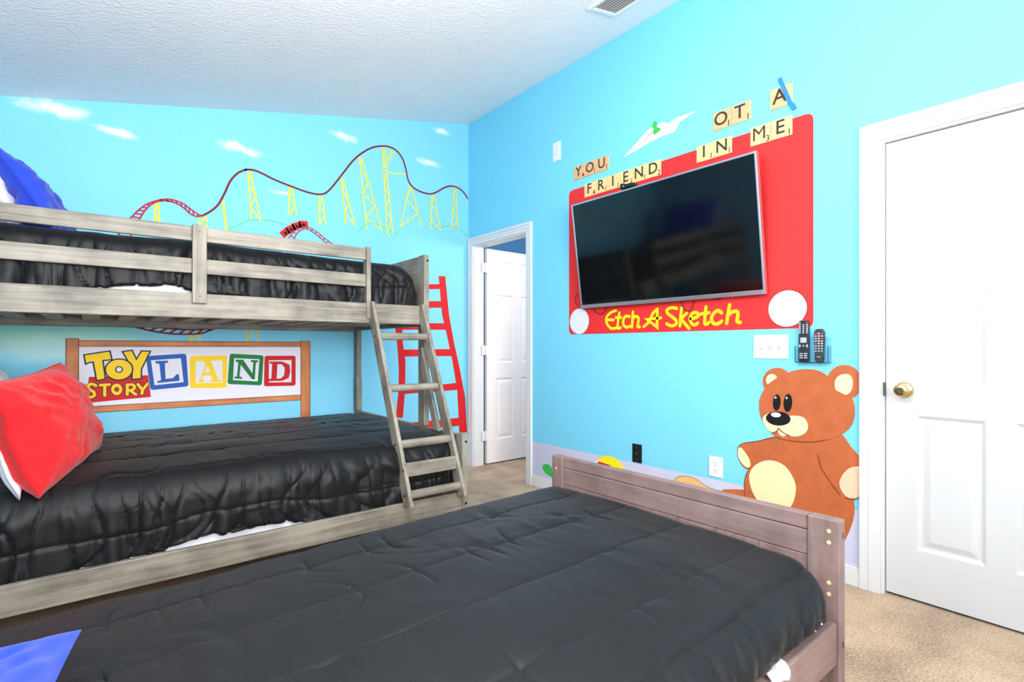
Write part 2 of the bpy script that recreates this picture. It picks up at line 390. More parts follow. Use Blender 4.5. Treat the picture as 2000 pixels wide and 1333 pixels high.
# door casings (moulded) and jambs
def casing(name, y0, y1, h, wd, left_w=None):
    mb = MB(); lw = left_w or wd
    for a, c, z0, z1 in ((y0 - wd, y0 + .006, 0, h + wd), (y1 - .006, y1 + lw, 0, h + wd), (y0 + .006, y1 - .006, h - .006, h + wd)):
        mb.box(XB - .012, XB, a, c, z0, z1)
    for a, c, z0, z1 in ((y0 - wd, y0 - wd + .022, 0, h + wd), (y1 + lw - .022, y1 + lw, 0, h + wd), (y0 - wd + .022, y1 + lw - .022, h + wd - .022, h + wd)):
        mb.box(XB - .019, XB - .012, a, c, z0, z1)
    for a, c, z0, z1 in ((y0 - wd + .034, y0 - wd + .046, 0, h + wd - .03), (y1 + lw - .046, y1 + lw - .034, 0, h + wd - .03), (y0 - wd + .046, y1 + lw - .046, h + wd - .046, h + wd - .034)):
        mb.box(XB - .0155, XB - .012, a, c, z0, z1)
    # jamb lining
    mb.box(XB, XB + T + .002, y0, y0 + .016, 0, h); mb.box(XB, XB + T + .002, y1 - .016, y1, 0, h); mb.box(XB, XB + T + .002, y0 + .016, y1 - .016, h - .016, h)
    return struct(mb.build(name, m_white, bevel=.0022))
casing('trim_1', D1[0], D1[1], D1[2], .064, .058)
casing('trim_2', D2[0], D2[1], D2[2], .074)

def six_panel(mb, P, W, H, th, cols, rows, rec=.009, both=True):
    """P(u, w, d): u across, w up, d out of the face"""
    us = sorted({0, W} | {c for ab in cols for c in ab}); ws = sorted({0, H} | {c for ab in rows for c in ab})
    def face(d0, sg):
        for i in range(len(us) - 1):
            for j in range(len(ws) - 1):
                a, c, e, g = us[i], us[i + 1], ws[j], ws[j + 1]
                if (a, c) in cols and (e, g) in rows:
                    rings = [(0, 0), (.006, .004), (.014, rec), (.022, rec), (.042, .003), (.046, .002)]
                    vs = []
                    for off, dp in rings: vs += [P(a + off, e + off, d0 - sg * dp), P(c - off, e + off, d0 - sg * dp), P(c - off, g - off, d0 - sg * dp), P(a + off, g - off, d0 - sg * dp)]
                    fs = [(4 * k + q, 4 * k + (q + 1) % 4, 4 * k + 4 + (q + 1) % 4, 4 * k + 4 + q) for k in range(len(rings) - 1) for q in range(4)]
                    fs.append(tuple(range(4 * len(rings) - 4, 4 * len(rings))))
                    mb.add(vs, fs)
                else: mb.add([P(a, e, d0), P(c, e, d0), P(c, g, d0), P(a, g, d0)], [(0, 1, 2, 3)])
    face(0, 1); face(-th, -1)
    mb.add([P(0, 0, 0), P(W, 0, 0), P(W, H, 0), P(0, H, 0), P(0, 0, -th), P(W, 0, -th), P(W, H, -th), P(0, H, -th)], [(0, 1, 5, 4), (1, 2, 6, 5), (2, 3, 7, 6), (3, 0, 4, 7)])
def knob(parent, org, ax, key=True):
    mb = MB(); mb.lathe([(.033, 0), (.034, .004), (.026, .009), (.013, .012), (.012, .026), (.018, .034), (.0265, .044), (.028, .054), (.0255, .062), (.018, .066), (.0001, .066)], org, ax, 32)
    k = mb.build('door_knob', m_brass, parent, smooth=True); k['label'] = 'round brass door knob'
    if key:
        ax = Vector(ax); mb = MB(); o = Vector(org) + ax * .0655; mb.lathe([(.0135, 0), (.0135, .0022), (.0115, .0024), (.011, .001), (.0001, .001)], o, ax, 24); mb.build('keyhole', m_darkbrass, k)
ROWS = [(.215, .795), (.940, 1.588), (1.698, 1.908)]
# closed door on the right
W2 = D2[1] - D2[0] - .038; y_l = D2[1] - .019
mb = MB(); six_panel(mb, lambda u, w_, d: (XB + .022 - d, y_l - u, .012 + w_), W2, D2[2] - .032, .035, [(.112, .335), (.420, .640)], ROWS)
d2 = struct(mb.build('door_2', m_door, fix=True))
knob(d2, (XB + .022, y_l - .068, .915), (-1, 0, 0))
mb = MB(); mb.box(XB - .006, XB + .02, D2[1] - .0185, D2[1] - .0145, .885, .945); mb.build('strike_plate', m_darkbrass, d2)
mb = MB(); mb.box(XB + .058, XB + .07, D2[0], D2[1], .001, D2[2]); struct(mb.build('gap_shade', m_dark))  # black sheet behind the door, its colour standing for shade in the gaps
# open door in the hall, hinged beside the corner, swung square to the wall
YD = D1[1] - .030; XD = XB + T + .028
mb = MB(); six_panel(mb, lambda u, w_, d: (XD + u, YD - d, .014 + w_), .74, D1[2] - .034, .035, [(.110, .325), (.415, .630)], ROWS)
m_door1 = mat('cream_door_paint', (.86, .80, .77), rough=.4, spec=.4, vary=.015)
d1 = struct(mb.build('door_1', m_door1))
for z in (.23, 1.03, 1.80):
    mb = MB(); mb.box(XB + T - .028, XD + .004, YD + .0005, YD + .0035, z, z + .09); mb.tube([(XB + T + .012, YD - .004, z - .002), (XB + T + .012, YD - .004, z + .092)], .006, 10)
    mb.build('hinge', m_white, d1)
knob(d1, (XD + .67, YD, .915), (0, -1, 0), False)

# ------------------------------------------------------------------ cloth helpers
def _h(i, j, s):
    n = (i * 374761393 + j * 668265263 + s * 974634777) & 0xffffffff
    n = ((n ^ (n >> 13)) * 1274126177) & 0xffffffff
    return ((n ^ (n >> 16)) & 0xffff) / 32767.5 - 1.0
def vnoise(x, y, seed=0):
    x = np.asarray(x, float); y = np.asarray(y, float) + 0 * x; x = x + 0 * y
    xi = np.floor(x).astype(np.int64); yi = np.floor(y).astype(np.int64); fx = x - xi; fy = y - yi
    fx = fx * fx * fx * (fx * (fx * 6 - 15) + 10); fy = fy * fy * fy * (fy * (fy * 6 - 15) + 10)
    a, b, c, d = _h(xi, yi, seed), _h(xi + 1, yi, seed), _h(xi, yi + 1, seed), _h(xi + 1, yi + 1, seed)
    return (a * (1 - fx) + b * fx) * (1 - fy) + (c * (1 - fx) + d * fx) * fy
def fnoise(x, y, seed=0):
    return vnoise(x, y, seed) * .6 + vnoise(np.asarray(x) * 2.1, np.asarray(y) * 2.1, seed + 5) * .28 + vnoise(np.asarray(x) * 4.3, np.asarray(y) * 4.3, seed + 9) * .12
def grid_faces(n, m): return [(i * m + j, i * m + j + 1, (i + 1) * m + j + 1, (i + 1) * m + j) for i in range(n - 1) for j in range(m - 1)]
def normals(P):
    a = np.gradient(P, axis=0); b = np.gradient(P, axis=1); n = np.cross(a, b)
    n /= np.maximum(np.linalg.norm(n, axis=2, keepdims=True), 1e-9)
    return np.where(n[..., 2:3] * 0 + np.sum(n[..., 2:3]) < 0, -n, n)

def comforter(name, mat_, x0, x1, y0, y1, ztop, r_front, r_back, r_foot, hem_f, hem_b, hem_foot, spacing, t0, seed,
              puff=.010, puck=.006, fold=.012, crown=.02, hem_wave=.02, border=.11, res=.0072, broad=.008, tilt=0.0, lifts=()):
    xi1 = x1 - r_foot; yi0 = y0 + r_front; yi1 = y1 - r_back
    def reach(r, hem): return r * math.pi / 2 + max(0, ztop - r - hem)
    Lf, Lb, Lx = reach(r_front, hem_f), reach(r_back, hem_b), reach(r_foot, hem_foot)
    s = np.arange(x0, xi1 + Lx + res, res); t = np.arange(yi0 - Lf, yi1 + Lb + res, res)
    S, Tt = np.meshgrid(s, t, indexing='ij')
    ex = np.maximum(0, S - xi1); ef = np.maximum(0, yi0 - Tt); eb = np.maximum(0, Tt - yi1); ey = ef + eb; sg = np.where(ef > 0, -1, 1)
    d = np.hypot(ex, ey); ang = np.arctan2(ey, ex) / (math.pi / 2)
    ang = np.where(d > 0, ang, 0)
    rside = np.where(ef > 0, r_front, r_back); Ls = np.where(ef > 0, Lf, Lb)
    rr = rside * ang + r_foot * (1 - ang); dm = Ls * ang + Lx * (1 - ang)
    wave = hem_wave * (vnoise(S * 1.9 + 3, Tt * 1.9, seed + 31) + .5 * vnoise(S * 6, Tt * 6, seed + 33))
    dm = dm + wave
    for sx_, sw_, sl_ in lifts: dm = dm - sl_ * np.exp(-(np.abs(S - sx_) / sw_) ** 4) * (ef > 0)
    dc = np.minimum(d, dm)
    th = np.minimum(dc / rr, math.pi / 2)
    h = rr * np.sin(th); drop = rr * (1 - np.cos(th)) + np.maximum(0, dc - rr * math.pi / 2)
    k = np.where(d > 1e-9, h / np.maximum(d, 1e-9), 0)
    X = np.minimum(S, xi1) + ex * k
    Y = np.clip(Tt, yi0, yi1) + sg * ey * k
    un = (X - (x0 + x1) / 2) / ((x1 - x0) / 2); vn = (Y - (y0 + y1) / 2) / ((y1 - y0) / 2)
    top = np.clip(1 - drop / .12, 0, 1)
    Z = ztop - drop + crown * (1 - np.abs(vn) ** 2.2) * (1 - .5 * np.abs(un) ** 4) * top + tilt * un
    P = np.stack([X, Y, Z], 2)
    ph = (Tt - t0) / spacing; kk = np.floor(ph + .5); dist = np.abs(ph - kk) * spacing
    a = np.abs(np.sin(math.pi * ph))
    inside = np.clip((dm - d - border) / .02, 0, 1)
    D = puff * (a ** .7 - .6) * (inside * .8 + .2)
    chan = np.floor(ph)
    n1 = vnoise(S * 15 + chan * 7.3 + 2.0 * vnoise(S * 3, Tt * 5, seed + 2), Tt * 3.5, seed) + .6 * vnoise(S * 34 + kk * 3.1, Tt * 6, seed + 3)
    D = D + .55 * puck * n1 * (np.exp(-(dist / .075) ** 2) * .9 + .15) * np.clip(.55 + 1.1 * vnoise(S * 1.7, kk * 3.7, seed + 8), .1, 1.3)
    side = np.clip(d / np.maximum(rr, .02) - .55, 0, 1.1)
    along = np.where(ang > .5, S, Tt)
    n2 = vnoise(along * 17 + 1.6 * vnoise(S * 4, drop * 6, seed + 12), drop * 2.2, seed + 14) + .55 * vnoise(along * 31, drop * 3.5, seed + 16)
    cr = np.clip(1 - np.abs(vnoise(along * 12 + 1.5 * vnoise(S * 3, drop * 5, seed + 61), drop * .7 + S * .5, seed + 62)) * 2.6, 0, 1) ** 2
    cr = cr + .7 * np.clip(1 - np.abs(vnoise(along * 23 + 1.2 * vnoise(S * 5, drop * 6, seed + 63), drop * 2.0, seed + 64)) * 2.4, 0, 1) ** 2
    D = D + fold * (.45 * n2 - .75 * cr) * side
    tc_ = np.clip(1 - np.abs(vnoise(S * 10 + kk * 5.1 + 1.2 * vnoise(S * 4, Tt * 4, seed + 65), Tt * 2.6, seed + 66)) * 3.4, 0, 1) ** 2
    D = D - puck * 1.1 * tc_ * np.exp(-(dist / .085) ** 2) * np.clip(.4 + 1.3 * vnoise(S * 1.3, kk * 2.9, seed + 67), 0, 1.2) * (1 - np.clip(side, 0, 1))
    D = D + broad * fnoise(S * 2.6, Tt * 2.6, seed + 20)
    g = np.exp(-(dist / .006) ** 2) * .0030 * inside
    if border: g = g + np.exp(-((dm - d - border) / .006) ** 2) * .0075 * (d > 0)
    D = D - g - .0
    N = normals(P)
    P = P + N * D[..., None]
    n, m = P.shape[:2]
    v = P.reshape(-1, 3)
    o = mesh_obj(name, v, grid_faces(n, m), mat_, None, True, fix=False)
    sd = o.modifiers.new('thickness', 'SOLIDIFY'); sd.thickness = .012; sd.offset = -1 if True else 1
    return o

def pillow(name, mat_, c, u, v, W, H, Tk, seed, ear=.08, wr=.010, n=70):
    c = np.array(c, float); u = np.array(u, float); u /= np.linalg.norm(u); v = np.array(v, float); v -= u * (v @ u); v /= np.linalg.norm(v); nn = np.cross(u, v)
    a = np.linspace(-1, 1, n); a = np.sign(a) * np.abs(a) ** .8
    A, B = np.meshgrid(a, a, indexing='ij')
    px = W / 2 * A * (1 - ear * (1 - B ** 2)); py = H / 2 * B * (1 - ear * (1 - A ** 2))
    th = Tk / 2 * (np.clip(1 - np.abs(A) ** 2.6, 0, 1) * np.clip(1 - np.abs(B) ** 2.6, 0, 1)) ** .55
    edge = 1 - np.maximum(np.abs(A), np.abs(B)) ** 6
    out = []; idx = {}; V = []; Fc = []
    for sgn, sd in ((1, 0), (-1, 50)):
        r = np.hypot(A, B); q = np.arctan2(B, A)
        w_ = wr * (fnoise(A * 2.3 + seed, B * 2.3, seed + sd) * 1.2 + .9 * vnoise(q * 4.5, r * 1.5, seed + sd + 3) * r + .5 * vnoise(A * 7 + B * 3, B * 7, seed + sd + 4)) * (.25 + .75 * edge)
        wave = .014 * vnoise(A * 2, B * 2, seed + 77) * (1 - edge * .6)
        P = c + u * px[..., None] + v * py[..., None] + nn * (sgn * th + sgn * w_ * (th > .002) + wave)[..., None]
        o0 = len(V); V += P.reshape(-1, 3).tolist()
        fs = [tuple(o0 + i for i in f) for f in grid_faces(n, n)]
        Fc += fs if sgn > 0 else [f[::-1] for f in fs]
    b = [i * n for i in range(n)] + [(n - 1) * n + j for j in range(n)] + [i * n + n - 1 for i in range(n)][::-1] + [j for j in range(n)][::-1]
    off = n * n
    for p, q in zip(b, b[1:] + b[:1]):
        if p != q: Fc.append((p, q, q + off, p + off))
    return mesh_obj(name, V, Fc, mat_, None, True)

m_blackcloth = mat('black_satin_fabric', (.0036, .0035, .0044), rough=.52, spec=.26, sheen=.035, bump=.05, bscale=700, vary=.2, vscale=20)
m_whitesheet = mat('white_sheet_fabric', (.78, .76, .82), rough=.85, spec=.2, bump=.1, bscale=40, vary=.02)
m_red = mat('red_cotton', (.62, .010, .014), rough=.8, spec=.15, sheen=.15, bump=.06, bscale=300, vary=.06)
m_blue = mat('royal_blue_cotton', (.020, .055, .50), rough=.8, spec=.15, sheen=.15, bump=.06, bscale=300, vary=.06)
m_blue2 = mat('bright_blue_cotton', (.011, .040, .36), rough=.8, spec=.15, sheen=.15, bump=.06, bscale=300, vary=.06)
GA, GB = (.095, .082, .064), (.300, .264, .212)
wx, wy, wz = wood('grey_wash_wood_x', GA, GB, 'x'), wood('grey_wash_wood_y', GA, GB, 'y'), wood('grey_wash_wood_z', GA, GB, 'z')
BA, BB = (.135, .080, .072), (.255, .168, .152)
bwx, bwy, bwz = wood('brown_grey_wood_x', BA, BB, 'x', across=26), wood('brown_grey_wood_y', BA, BB, 'y', across=26), wood('brown_grey_wood_z', BA, BB, 'z', across=26)
m_slat = wood('pale_pine_slat', (.42, .30, .20), (.62, .48, .34), 'y')
m_bolt = mat('black_bolt', (.006, .006, .007), rough=.35, metal=.3)
m_hole = mat('bare_wood_dowel', (.85, .50, .28), rough=.5)

# ------------------------------------------------------------------ bunk bed along the back wall
BX0, BX1 = -.435, 1.672; PT = .036                 # outer ends, post thickness
LF, UF, BK = 2.466, 2.893, 4.018                   # lower front, upper front, back
bunk = thing('bunk_bed', ((BX0 + BX1) / 2, (LF + BK) / 2, 0), 'grey washed wooden bunk bed with guard rail and slanted ladder along the mural wall', 'bunk bed')
def part(name, m, boxes, parent, bevel=.003, label=None):
    mb = MB()
    for b in boxes: mb.box(*b)
    o = mb.build(name, m, parent, bevel=bevel)
    if label: o['label'] = label
    return o
for xa in (BX1 - PT, BX0):
    xb = xa + PT
    part('post', wz, [(xa, xb, LF, LF + .078, 0, .607)], bunk)
    part('post', wz, [(xa, xb, BK - .078, BK, 0, .607)], bunk)
    p = part('post', wz, [(xa - (.0 if xa < 0 else .036), xb + (.036 if xa < 0 else 0), UF + .007, UF + .085, .607, 1.686)], bunk) if False else part('post', wz, [(xa, xb, UF + .007, UF + .085, .6075, 1.686)], bunk)
    part('post', wz, [(xa, xb, BK - .058, BK, .6075, 1.686), (xa - .003, xb + .003, BK - .061, BK, .6075, .86)], bunk)
    part('end_panel', wy, [(xa + .004, xb - .004, LF + .078, BK - .078, .21, .600)], bunk)
    part('end_panel', wy, [(xa + .004, xb - .004, UF + .085, BK - .058, 1.235, 1.683)], bunk)
part('side_rail', wx, [(BX0 + PT, BX1 - PT, LF + .004, LF + .028, .175, .285)], bunk, .004)
part('side_rail', wx, [(BX0 + PT, BX1 - PT, BK - .028, BK - .004, .175, .285)], bunk, .004)
part('side_rail', wx, [(BX0 + PT, BX1 - PT, UF, UF + .024, 1.243, 1.360)], bunk, .004)
part('side_rail', wx, [(BX0 + PT, BX1 - PT, BK - .028, BK - .004, 1.225, 1.350)], bunk, .004)
GE = 1.250                                          # end of the guard rail
part('guard_rail', wx, [(BX0 + PT, GE, UF, UF + .022, 1.610, 1.680)], bunk, .004)
part('guard_rail', wx, [(BX0 + PT, GE, UF, UF + .022, 1.455, 1.527)], bunk, .004)
part('guard_rail', wx, [(BX0 + PT, BX1 - PT, BK - .024, BK - .004, 1.530, 1.600)], bunk, .004)
gu = part('guard_upright', wz, [(.378, .438, UF - .021, UF, 1.312, 1.686)], bunk)
for z in (1.345, 1.490, 1.655):
    mb = MB(); mb.tube([(.408, UF - .0225, z), (.408, UF - .0205, z)], .0038, 10); mb.build('screw', m_bolt, gu)
part('guard_upright', wz, [(GE, GE + .026, UF - .012, UF + .045, 1.268, 1.686)], bunk)
for i in range(13):
    xs = BX0 + PT + .05 + i * .158
    part('slat', m_slat, [(xs, xs + .078, UF + .026, BK - .030, 1.2630, 1.281)], bunk, .002)
part('slat_ledger', wx, [(BX0 + PT, BX1 - PT, UF + .0245, UF + .042, 1.2450, 1.2625)], bunk, .002)
# ladder: stiles lean from the lower rail up to the upper rail
ld = MB(); y_b, z_b, y_t, z_t = 2.384, .283, 2.858, 1.368
sl = (y_t - y_b) / (z_t - z_b)
zk = z_b + (UF - .002 - (y_b + .080)) / sl
prof = [(y_b, z_b), (y_b + .080, z_b - .012), (UF - .002, zk), (UF - .002, z_t + .004), (y_t, z_t)]
def stile(xa):
    mb = MB(); n = len(prof); xb = xa + .021
    mb.add([(xa, *p) for p in prof] + [(xb, *p) for p in prof], [tuple(range(n)), tuple(range(n, 2 * n))] + [(i, (i + 1) % n, n + (i + 1) % n, n + i) for i in range(n)])
    return mb
LXA, LXB = 1.268, 1.597
mb = stile(LXA); m2 = stile(LXB); mb.add(m2.v, m2.f)
lad = mb.build('ladder', wz, bunk, bevel=.003)
lad['label'] = 'slanted four rung ladder at the foot end'
for z in (1.165, .872, .578, .330):
    yc = y_b + sl * (z - z_b) + .040
    mb = MB(); mb.tube([(LXA + .021, yc, z), (LXB, yc, z)], .021 if z > .6 else .023, 16)
    mb.build('rung', wx, lad, smooth=False, bevel=0)
    for xx in (LXA - .002,):
        b = MB(); b.tube([(xx, yc + .004, z), (xx + .003, yc + .004, z)], .0065, 12); b.build('bolt', m_bolt, lad)
z = .456; yc = y_b + sl * (z - z_b) + .014
part('step_board', wx, [(LXA + .021, LXB, yc - .008, yc + .014, z - .036, z + .036)], lad)
b = MB(); b.tube([(LXA - .002, yc - .01, z), (LXA + .001, yc - .01, z)], .006, 12); b.build('bolt', m_bolt, lad)
# slanted brace between the upper post and the lower end panel
mb = MB(); x0_, x1_ = BX1 - PT - .022, BX1 - PT
pr = [(2.690, .600), (2.745, .600), (2.9, .96), (2.9, 1.10)]
mb.add([(x0_, *p) for p in pr] + [(x1_, *p) for p in pr], [(0, 1, 2, 3), (4, 5, 6, 7)] + [(i, (i + 1) % 4, 4 + (i + 1) % 4, 4 + i) for i in range(4)])
mb.build('brace', wz, bunk, bevel=.002)
for (x, y, z) in ((BX1 - .012, LF - .001, .565), (BX1 - .012, LF - .001, .215), (BX1 - .012, UF + .006, 1.650)):
    b = MB(); b.tube([(x, y - .001, z), (x, y + .003, z)], .007, 12); b.build('bolt', m_bolt, bunk)

# mattresses, covers and pillows of the bunk
mb = MB(); mb.box(BX0 + PT + .01, BX1 - PT - .03, LF + .076, BK - .05, .150, .500)
tag(mb.build('mattress', m_whitesheet, bevel=.03, seg=4), 'white mattress on the lower bunk, an edge showing under its black comforter', 'mattress')
mb = MB(); mb.box(BX0 + PT + .01, BX1 - PT - .04, UF + .072, BK - .05, 1.289, 1.535)
um = tag(mb.build('mattress', m_whitesheet, bevel=.03, seg=4), 'white mattress on the upper bunk, an edge showing behind the guard rail', 'mattress')
mb = MB(); mb.box(BX0 + PT + .02, BX1 - PT - .04, UF + .05, BK - .045, 1.2815, 1.2885); mb.build('base_cloth', m_bolt, um)['label'] = 'black underside cloth'
c1 = comforter('comforter', m_blackcloth, BX0 + PT + .03, BX1 - PT - .004, LF + .050, BK - .020, .572, .11, .05, .07, .272, .45, .40, .245, 2.62, 11, puff=.003, puck=.008, fold=.017, crown=.035, hem_wave=.016, border=.10, lifts=((.52, .22, .024),))
tag(c1, 'black quilted comforter spread over the lower bunk, pleated down the front', 'comforter')
c2 = comforter('comforter', m_blackcloth, BX0 + PT + .03, BX1 - PT - .012, UF + .050, BK - .055, 1.605, .06, .05, .17, 1.352, 1.5, 1.362, .245, 3.02, 23, puff=.004, puck=.007, fold=.017, crown=.02, hem_wave=.016, border=.12, lifts=((.20, .19, .040), (1.06, .05, .03)))
tag(c2, 'black quilted comforter on the upper bunk behind the guard rail', 'comforter')
p = pillow('pillow', m_whitesheet, (-.282, 3.01, .800), (-.05, 1, .03), (-.26, .02, 1), 1.02, .47, .10, 3)
tag(p, 'white pillow leaning behind the red pillow on the lower bunk', 'pillow')
p = pillow('pillow', m_red, (-.128, 2.84, .795), (.27, 1, .085), (-.30, .14, 1), .70, .44, .23, 5, ear=.06, wr=.013)
tag(p, 'red pillow leaning at the head of the lower bunk', 'pillow')
p = pillow('pillow', m_whitesheet, (-.325, 3.40, 1.80), (.0, 1, 0), (-.30, 0, 1), .66, .44, .12, 6)
tag(p, 'white pillow barely showing behind the blue pillow on the upper bunk', 'pillow')
p = pillow('pillow', m_blue, (-.215, 3.40, 1.80), (.05, 1, .03), (-.62, .05, 1), .70, .46, .18, 9, wr=.020)
tag(p, 'royal blue pillow leaning at the head of the upper bunk', 'pillow')

# ------------------------------------------------------------------ single bed in the foreground
FX = 1.670; NY, FY = .570, 1.768
bed = thing('single_bed', (.68, (NY + FY) / 2, 0), 'brown grey wooden bed with a panelled footboard in the foreground', 'bed')
for xa, s_ in ((FX, 1), (-.505, -1)):
    h = .600 if s_ > 0 else .60
    for ya, yb in ((NY, NY + .088), (FY - .068, FY)):
        pp = part('post', bwz, [(xa, xa + .042, ya, yb, 0, h)], bed, .004)
        if s_ > 0 and ya == NY:
            for z in (.566, .533, .416, .383):
                b = MB(); b.tube([(FX - .0012, .598, z), (FX + .004, .598, z)], .0058, 14); q = b.build('dowel_hole', m_hole, pp); q['label'] = 'copper coloured dowel end'
            for z in (.555, .238):
                b = MB(); b.box(FX + .021, FX + .028, NY - .0006, NY + .004, z - .009, z + .009); b.build('slot', m_bolt, pp)
        if s_ > 0 and ya != NY:
            b = MB(); b.tube([(FX - .0012, FY - .030, .545), (FX + .004, FY - .030, .545)], .0045, 14); b.build('dowel_hole', m_hole, pp)
    y0, y1 = NY + .088, FY - .068
    nm = 'footboard' if s_ > 0 else 'headboard'
    fb = part(nm, bwy, [(xa + .004, xa + .038, y0, y1, .5535, h)], bed, .004)
    part('panel', bwy, [(xa + .004, xa + .034, y0, y1, .4785, .5520)], fb, .003)
    ys = list(np.linspace(y0, y1, 8))
    for a, c in zip(ys[:-1], ys[1:]):
        part('panel_board', bwz, [(xa + .004, xa + .032, a + .0007, c - .0007, .17, .4770)], fb, .002)
part('side_rail', bwx, [(-.463, FX, NY + .006, NY + .034, .185, .308)], bed, .007)
part('side_rail', bwx, [(-.463, FX, FY - .034, FY - .006, .185, .308)], bed, .007)
mb = MB(); mb.box(-.45, FX - .045, NY + .060, FY - .075, .16, .415)
m3 = tag(mb.build('mattress', m_whitesheet, bevel=.03, seg=4), 'white mattress of the foreground bed, a corner of sheet showing by the rail', 'mattress')
c3 = comforter('comforter', m_blackcloth, -.440, FX - .006, NY + .012, FY - .030, .448, .11, .09, .10, .325, .30, .28, .245, .525 + .245, 41, puff=.004, puck=.011, fold=.007, crown=.035, hem_wave=.010, border=.13, broad=.008, tilt=.026)
tag(c3, 'charcoal black quilted comforter on the foreground bed', 'comforter')
p = pillow('pillow', m_blue2, (-.242, 1.035, .540), (.10, 1, .01), (-1, .14, .0), .64, .40, .10, 14, ear=.10, wr=.014)
tag(p, 'bright blue pillow at the head of the foreground bed', 'pillow')
# loose corners of the bed sheet lying over the near rail: parts of the mattress
def sheet_corner(xa, xb, out, dz):
    V = []; n, m = 9, 12
    for i in range(n):
        a = i / (n - 1); x = xa + (xb - xa) * a
        for j in range(m):
            t = j / (m - 1); reach = out * (.55 + .45 * math.sin(math.pi * a))
            y = NY + .066 - (.062 + reach) * t
            z = .345 - .028 * min(1, t * 2.2) - dz * max(0, t - .8) * 5 * (.4 + .6 * a) + .004 * math.sin(9 * a + 5 * t) + .006
            V.append((x + .012 * math.sin(4 * t), y, z))
    o = mesh_obj('sheet_corner', V, grid_faces(n, m), m_whitesheet, m3, True); sd = o.modifiers.new('thickness', 'SOLIDIFY'); sd.thickness = .003
    o['label'] = 'white corner of bed sheet over the rail'
sheet_corner(1.250, 1.335, .026, .014)
sheet_corner(1.560, 1.610, -.028, .004)

# loose corner of the bed sheet hanging over the near rail of the foreground bed: part of its mattress look
# ------------------------------------------------------------------ paint for the murals
def paint(name, r, g, b, vary=.04, rough=.6):
    return mat(name, rgb(r, g, b), rough=rough, spec=.25, bump=.12, bscale=95, vary=vary, vscale=14)
P_red = paint('mural_red', 205, 30, 34); P_darkred = paint('mural_dark_red', 120, 18, 40); P_yel = paint('mural_yellow', 254, 212, 40)
P_pale = paint('mural_pale_yellow', 228, 214, 70); P_navy = paint('mural_navy', 28, 34, 70); P_white = paint('mural_white', 224, 222, 228, .015)
P_lav = paint('sign_panel_white', 232, 229, 242, .015); P_bl = paint('mural_blue', 40, 92, 178); P_gr = paint('mural_green', 28, 122, 60)
P_blk = paint('mural_black', 16, 15, 17); P_olive = paint('mural_olive', 150, 130, 20); P_bright = paint('mural_bright_yellow', 252, 226, 24)
P_bear = paint('mural_bear_brown', 186, 98, 56, .14); P_bearline = paint('mural_bear_line', 110, 50, 26); P_cream = paint('mural_cream', 246, 220, 170, .05); P_pinkpad = paint('mural_pink_cream', 240, 196, 164, .05)
P_tan = paint('mural_tan', 226, 182, 120); P_lime = paint('mural_leaf_green', 60, 190, 78); P_hill = paint('mural_hill_green', 110, 200, 150); P_frame = paint('mural_frame_red', 226, 48, 48, .03)
P_pinkred = paint('mural_coaster_red', 176, 26, 58)
P_signwood = wood('painted_sign_wood_x', rgb(168, 92, 46), rgb(216, 136, 76), 'x', across=60, along=3); P_signwoodz = wood('painted_sign_wood_z', rgb(160, 88, 44), rgb(210, 130, 72), 'z', across=60, along=3)

def mural(name, label, cat, pts, wall):        # Empty at the foot of a painted figure
    zs = [p[1] for p in pts]; a = sum(p[0] for p in pts) / len(pts)
    return thing(name, (a, YA, min(zs)) if wall == 'A' else (XB, a, min(zs)), label, cat)
def shape(name, m, wall, polys, layer, parent, label=None):
    mb = MB()
    for q in polys: slab(mb, wall, q, layer)
    o = mb.build(name, m, parent, fix=False)
    if label: o['label'] = label
    return o
def lines(name, m, wall, ls, width, layer, parent, closed=False, label=None):
    mb = MB()
    for l in ls: stroke(mb, wall, l, width, layer, closed=closed)
    o = mb.build(name, m, parent, fix=False)
    if label: o['label'] = label
    return o

# ---- roller coaster on the back wall
Z1, Z2, Z3 = (0, 160, .25), (480, 240, .225), (0, 380, .25)
top_line = px2('A', [(1580, 1047), (1640, 1015), (1700, 965), (1750, 880), (1800, 775), (1860, 712), (1920, 688)], Z1) + \
           px2('A', [(0, 408), (60, 410), (130, 435), (250, 495), (400, 555), (540, 605), (640, 622), (700, 605), (760, 545), (850, 430), (930, 330), (1010, 262), (1100, 215), (1190, 203),
                     (1260, 215), (1320, 255), (1365, 325), (1390, 410), (1410, 500), (1450, 560), (1520, 600), (1600, 618), (1660, 600), (1720, 565), (1780, 550), (1840, 565), (1890, 605), (1925, 658)], Z2)
railU = px2('A', [(925, 1200), (960, 1130), (1028, 1058), (1080, 1005), (1150, 955), (1230, 928), (1300, 917), (1360, 925), (1430, 952), (1490, 995), (1545, 1035), (1580, 1046)], Z1)
railL = px2('A', [(1020, 1210), (1050, 1130), (1095, 1065), (1130, 1010), (1180, 960), (1240, 935), (1310, 932), (1380, 952), (1440, 990), (1490, 1035), (1540, 1053), (1580, 1048)], Z1)
lowB = px2('A', [(880, 960), (930, 1005), (1050, 1035), (1200, 1070), (1350, 1090), (1500, 1092), (1580, 1085), (1660, 1055), (1750, 1030), (1860, 1000)], Z3)
lowT = px2('A', [(940, 975), (1000, 1005), (1100, 1018), (1250, 1040), (1400, 1055), (1550, 1058), (1650, 1045), (1820, 1020), (1900, 1000)], Z3)
arch = px2('A', [(-1100, 0), (0, 0)], Z2)
archO = px2('A', [(360, 1020), (430, 932), (510, 905), (590, 930), (680, 1000), (760, 1060)], Z2); archI = px2('A', [(410, 1030), (450, 955), (515, 922), (580, 948), (660, 1012), (720, 1070)], Z2)
coaster = mural('roller_coaster_mural', 'red roller coaster track on yellow towers painted across the back wall', 'mural', top_line + lowB, 'A')
